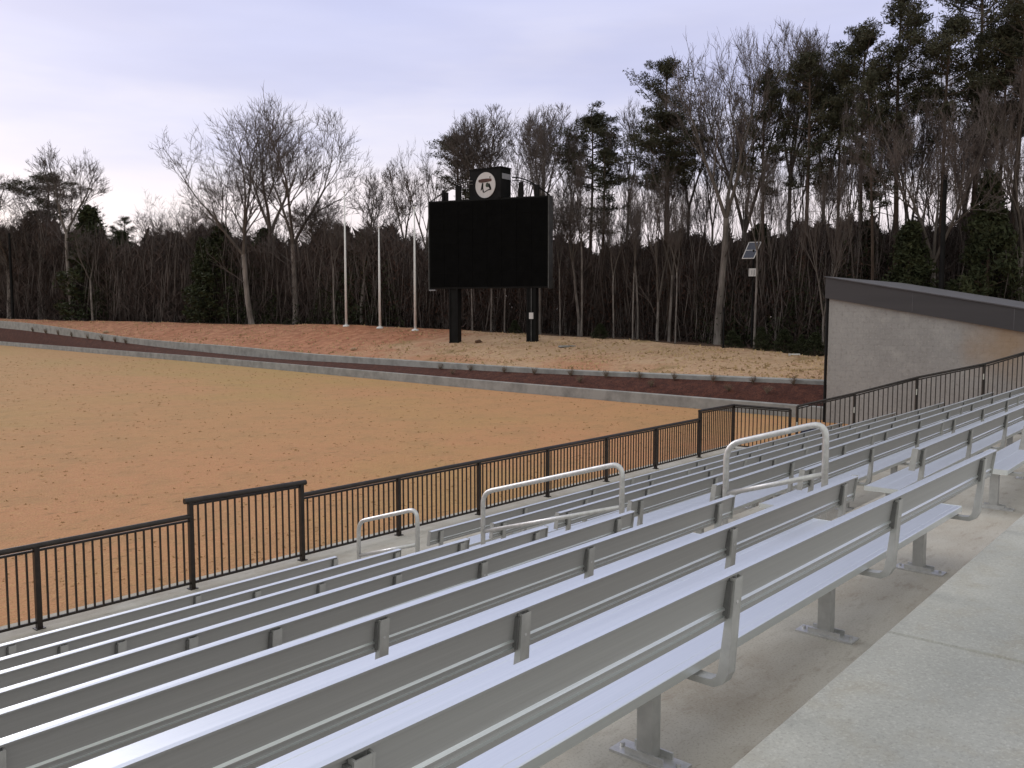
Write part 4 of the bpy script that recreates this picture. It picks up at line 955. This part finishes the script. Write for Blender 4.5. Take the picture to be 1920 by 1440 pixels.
T = [
 # kind, column, top row, metres behind crest, crown width px, label, rotation
 ('bare_wide', 22, 335, 6, 190, 'bare tree at the far left edge, beside the black pole', 0),
 ('bare_tall', -60, 350, 10, 120, 'bare tree just cut off by the left edge', 1),
 ('bare_slim', 78, 325, 9, 90, 'slim bare tree between the black pole and the left pine', 0),
 ('pine_round', 100, 334, 16, 112, 'round-topped pine in the gap at far left, alone among bare trees', 0),
 ('bare_tall', 137, 278, 3, 110, 'tall pale-trunked bare tree just right of the left pine', 0),
 ('cedar', 178, 392, 8, 105, 'dark cone-shaped evergreen right of the left pine', 0),
 ('bare_slim', 176, 430, 2.5, 60, 'pale low bare trunk in front of the dark cone-shaped evergreen', 2),
 ('pine_thin', 243, 408, 40, 38, 'tiny distant pine in the lowest dip of the treeline', 0),
 ('pine_thin', 218, 425, 38, 34, 'smaller distant pine at the foot of the dark cone-shaped evergreen', 2),
 ('bare_twist', 330, 350, 12, 130, 'bare tree with a light crown left of the big leaning bare tree', 0),
 ('bare_slim', 290, 400, 20, 70, 'low bare tree at the left of the dip in the treeline', 1),
 ('bare_lean', 475, 228, 2.5, 200, 'big leaning bare tree with a pale trunk, its crown reaching left', 0),
 ('bare_vase', 505, 205, 9, 165, 'upright many-limbed bare tree between the leaning tree and the wide one', 1),
 ('bare_wide', 556, 193, 5, 205, 'widest bare tree, its round crown left of the flagpoles', 2.1),
 ('bare_brush', 618, 372, 8, 90, 'small bare tree under the wide crown, beside the tallest flagpole', 0),
 ('bare_slim', 690, 318, 8, 75, 'thin bare tree between the two left flagpoles', 0),
 ('bare_slim', 728, 350, 12, 70, 'thin bare tree between the middle flagpole and the right flagpole', 2),
 ('bare_tall', 764, 305, 10, 85, 'bare tree just left of the right flagpole', 1),
 ('bare_vase', 795, 272, 9, 90, 'vase-shaped bare tree right behind the right flagpole', 0),
 ('pine_plate', 862, 264, 10, 100, 'pine showing above the left corner of the scoreboard', 0),
 ('bare_tall', 885, 228, 12, 90, 'bare tree rising behind the left of the emblem box', 2),
 ('bare_brush', 925, 212, 8, 110, 'bare tree rising right behind the emblem box', 0),
 ('bare_vase', 975, 218, 10, 110, 'bare tree above the right half of the scoreboard', 2.5),
 ('bare_tall', 1012, 225, 3, 70, 'pale-trunked bare tree beside the right scoreboard post', 1),
 ('bare_brush', 1036, 208, 12, 100, 'bare tree above the right corner of the scoreboard', 1),
 ('bare_slim', 1060, 235, 7, 70, 'thin bare tree left of the first round pine beyond the scoreboard', 0),
 ('pine_dense', 1106, 226, 9, 112, 'dense round pine right of the scoreboard', 0),
 ('bare_tall', 1090, 300, 2.5, 60, 'pale trunk standing under the dense round pine right of the scoreboard', 2),
 ('pine_thin', 1128, 285, 7, 70, 'lower thin pine tucked under the right side of the dense round pine', 2),
 ('bare_slim', 1165, 195, 9, 85, 'slim bare tree between the two dense pines', 0),
 ('pine_plate', 1243, 130, 9, 110, 'high pine crown above the second dense pine', 1),
 ('pine_dense', 1252, 222, 6, 140, 'second dense round pine, under the higher pine crown', 2),
 ('bare_fork', 1232, 300, 3, 70, 'pale trunk forking low, in front of the second dense pine', 0),
 ('bare_slim', 1195, 330, 4, 55, 'thin leaning bare tree left of the low-forked trunk', 3),
 ('bare_tall', 1290, 150, 12, 100, 'bare tree between the second dense pine and the highest bare crowns', 0),
 ('bare_vase', 1345, 95, 4, 185, 'tall bare tree with a pale trunk left of the solar pole', 0),
 ('bare_wide', 1392, 62, 9, 215, 'highest bare crown, above the solar pole', 1),
 ('bare_tall', 1414, 290, 1.6, 60, 'pale trunk directly behind the solar pole', 3),
 ('pine_long', 1425, 145, 7, 85, 'narrow pine above the solar pole', 0),
 ('bare_brush', 1480, 75, 11, 120, 'bare crown behind the pine right of the solar pole', 2),
 ('pine_long', 1503, 112, 6, 105, 'pine second from the left in the tall row right of the solar pole', 2),
 ('bare_tall', 1540, 70, 12, 110, 'bare crown showing between the pines above the building corner', 0),
 ('bare_fork', 1543, 330, 1.5, 60, 'pale trunk beside the left corner of the building', 2),
 ('pine_plate', 1562, 145, 9, 100, 'mid-height pine above the left corner of the building', 1),
 ('pine_dense', 1606, 78, 7, 120, 'dense pine crown left of the tallest pine', 3),
 ('pine_lean', 1636, 150, 4, 90, 'leaning pine with its lower crown left of the tallest pine', 0),
 ('pine_long', 1670, 6, 6, 125, 'tallest pine, its narrow top reaching the upper frame', 0),
 ('bare_wide', 1700, 60, 14, 130, 'bare tree behind the tallest pine, on its right', 3),
 ('pine_round', 1757, 54, 5, 130, 'broad pine right of the tallest pine, beside the black pole', 1),
 ('bare_wide', 1745, 180, 3, 210, 'wide low bare tree with spreading limbs behind the building roof', 1.2),
 ('pine_long', 1812, -40, 9, 140, 'tall pine cut off by the upper frame near the right corner', 2),
 ('bare_vase', 1800, 30, 13, 150, 'bare crown among the pines in the upper right corner', 2),
 ('pine_dense', 1862, 70, 6, 130, 'dark pine crown lower in the right corner', 0.5),
 ('pine_long', 1890, -60, 5, 140, 'pine whose trunk stands near the right frame edge', 3),
 ('bare_wide', 1905, 120, 4, 180, 'spreading bare tree at the right frame edge', 0),
 ('cedar', 1845, 330, 3, 120, 'low dark evergreen behind the right part of the roof', 0),
 ('cedar', 1700, 420, 2.5, 110, 'low dark evergreen behind the roof, under the tallest pine', 1),
 ('pine_long', 1990, -30, 6, 130, 'pine just outside the right frame edge', 1),
 ('bare_vase', 1960, -10, 9, 150, 'bare tree just outside the right frame edge', 1),
 ('cedar_b', 235, 436, 12, 90, 'dark evergreen in the treeline dip, right of the cone-shaped one', 1),
 ('cedar_b', 420, 428, 6, 110, 'dark evergreen left of the pale leaning trunk', 1),
 ('cedar_b', 500, 432, 10, 100, 'dark evergreen right of the pale leaning trunk', 2),
 ('cedar', 385, 450, 4, 60, 'narrow dark evergreen under the reaching limbs of the leaning tree', 0),
 ('cedar_b', 690, 440, 8, 100, 'dark evergreen behind the left and middle flagpoles', 0),
 ('cedar_b', 1420, 425, 10, 110, 'dark evergreen behind the solar panel', 3),
 ('cedar_b', 1620, 420, 7, 130, 'broad dark evergreen above the building corner', 2),
]
if exec_trees:
    for kind, u, vt, ex, wp, la, rz in T: tree(kind, u, vt, ex, wp, la, rz)
    rnd = random.Random(77)
    kinds = ['bare_tall', 'bare_slim', 'bare_brush', 'bare_vase', 'bare_slim', 'bare_fork']
    for i in range(38):
        u = 1035 + i * 25 + rnd.uniform(-8, 8)
        vt = np.interp(u, [1035, 1200, 1300, 1500, 1700, 2000], [300, 300, 230, 200, 150, 120]) + rnd.uniform(-10, 90)
        r = tree(kinds[i % 6], u, vt, rnd.uniform(3, 20), rnd.uniform(38, 75), 'thin leafless tree lost in the crowded trunks between the scoreboard and the right frame edge', rnd.uniform(0, 6.28)); r['group'] = 'crowded thin trees of the right wood'
    for i in range(20):
        u = -120 + i * 50 + rnd.uniform(-14, 14)
        if 780 < u < 1030 or 190 < u < 300: continue
        r = tree(kinds[i % 6], u, rnd.uniform(375, 430), rnd.uniform(4, 22), rnd.uniform(50, 85), 'low thin leafless tree in the wood edge left of the scoreboard', rnd.uniform(0, 6.28)); r['group'] = 'low thin trees of the left wood'
    for u, v, la in ((886, 420, 'pale trunk seen under the screen, just right of the left scoreboard post'), (921, 410, 'thickest pale trunk seen under the middle of the screen'), (946, 425, 'thin pale trunk seen under the screen, between the thickest trunk and the right post'),
                     (1050, 380, 'thin pale trunk rising right of the right scoreboard post'), (1150, 400, 'thin pale trunk under the right side of the first dense pine'), (1186, 390, 'thin pale trunk left of the low-forked tree'), (1266, 380, 'thin pale trunk right of the low-forked tree'), (628, 400, 'thin pale trunk just left of the tallest flagpole')):
        tree('bare_tall', u, v, 2.2, 42, la, u)
    # small young evergreens along the foot of the wood at the right
    for i, (u, v0, ww) in enumerate(((1372, 625, 34), (1427, 618, 30), (1470, 622, 40), (1502, 632, 24), (1528, 628, 40), (1125, 612, 30), (965, 605, 22))):
        la = ['young evergreen left of the solar pole foot', 'young evergreen at the foot of the solar pole', 'round young evergreen between the solar pole and the building', 'smallest young evergreen near the building', 'young evergreen against the left edge of the building', 'young evergreen under the dense round pine', 'small dark bush between the scoreboard posts'][i]
        r = tree('cedar', u, v0 - 5, .8, ww, la, i, name='young_evergreen'); r['category'] = 'shrub'; r['group'] = 'young evergreens at the foot of the wood'

# dense winter brush that closes the wood: reads as one mass
def wood_mass(name, m_, seed, n, u0, u1, vtop, d0, d1, size, wd, upright=.5, clumpy=.5, low=0):
    rs = np.random.RandomState(seed)
    u = rs.uniform(u0, u1, n); uu = np.linspace(-320, 2350, 300)
    wdpt = np.array([wall_depth(q) + 2.6 + smooth_interp(q, UK, DCR) for q in uu]); zg_ = np.array([hill_z(q, w_ + 1) for q, w_ in zip(uu, wdpt)])
    D = np.interp(u, uu, wdpt) + d0 + (d1 - d0) * rs.rand(n); zg = np.interp(u, uu, zg_) - .3
    vt = np.interp(u, [p[0] for p in vtop], [p[1] for p in vtop])
    ridge = 9 * np.sin(u / 17.3) + 8 * np.sin(u / 7.1 + 2) + 14 * np.sin(u / 47.0 + 3) + 5 * np.sin(u / 3.3 + seed) + rs.normal(size=n) * 5
    zt_ = EYE - (vt + ridge * clumpy - 587) / F_PX * D
    f = rs.rand(n) ** .8
    z = zg + low + (zt_ - zg - low) * f
    cu = (u - 960) / F_PX
    x = (ca + cu * sa) * D; y = (sa - cu * ca) * D
    P = np.stack([x, y, z], 1)
    a = rs.uniform(0, 2*np.pi, n); dz = rs.uniform(-.3, 1, n) + upright
    d = np.stack([np.cos(a), np.sin(a), dz], 1); d /= np.linalg.norm(d, axis=1)[:, None]
    r = rs.normal(size=(n, 3)); s = np.cross(d, r); s /= np.linalg.norm(s, axis=1)[:, None]
    L = (size * rs.uniform(.5, 1.4, n) * np.maximum(D / 65, .9))[:, None]; W_ = wd * rs.uniform(.6, 1.3, n)[:, None] * np.maximum(D / 65, .9)[:, None]
    V = np.empty((n, 4, 3)); V[:, 0] = P - d * L * .5; V[:, 1] = P - s * W_; V[:, 2] = P + d * L * .5; V[:, 3] = P + s * W_
    me = bpy.data.meshes.new(name); me.vertices.add(n * 4); me.vertices.foreach_set('co', V.ravel())
    me.loops.add(n * 4); me.loops.foreach_set('vertex_index', np.arange(n * 4, dtype=np.int32))
    me.polygons.add(n); me.polygons.foreach_set('loop_start', np.arange(0, n * 4, 4, dtype=np.int32)); me.polygons.foreach_set('loop_total', np.full(n, 4, dtype=np.int32))
    me.materials.append(m_); me.update(calc_edges=True)
    o_ = bpy.data.objects.new(name, me); COL.objects.link(o_); tag(o_, kind='stuff'); return o_
VT = [(-300, 430), (0, 432), (90, 430), (170, 432), (230, 445), (300, 447), (420, 440), (560, 445), (700, 440), (800, 445), (1000, 450), (1150, 455), (1200, 462), (1300, 452), (1400, 440), (1500, 430), (1600, 425), (1700, 420), (1920, 400), (2300, 400)]
wood_mass('woodland_brush', M['brush_brown'], 1, 60000, -300, 2300, [(a, b_ + 8) for a, b_ in VT], 18, 36, 1.0, .16, clumpy=.9)
wood_mass('woodland_twigs', M['brush_brown'], 7, 190000, -300, 2300, [(a, b_ + 4) for a, b_ in VT], 4, 20, 1.1, .024, upright=.8, clumpy=.9)
wood_mass('woodland_stems', mat('pale_thin_stems', (.06, .052, .05), .9, 0, var=(.15, .13, .125), scale=.3, spec=.1), 2, 9000, -300, 2300, [(a, b_ + 8) for a, b_ in VT], 2.5, 12, 3.2, .022, upright=6.0)
wood_mass('russet_undergrowth', M['brush_red'], 3, 24000, 620, 2300, [(a, b_ + 60) for a, b_ in VT], 4, 12, .30, .05, clumpy=2)
wood_mass('green_undergrowth', M['brush_green'], 4, 14000, 1300, 2300, [(a, b_ + 110) for a, b_ in VT], 3.5, 9, .3, .05, clumpy=3)
wood_mass('green_undergrowth', M['brush_green'], 5, 5000, 360, 760, [(a, b_ + 120) for a, b_ in VT], 3.5, 9, .3, .05, clumpy=3)
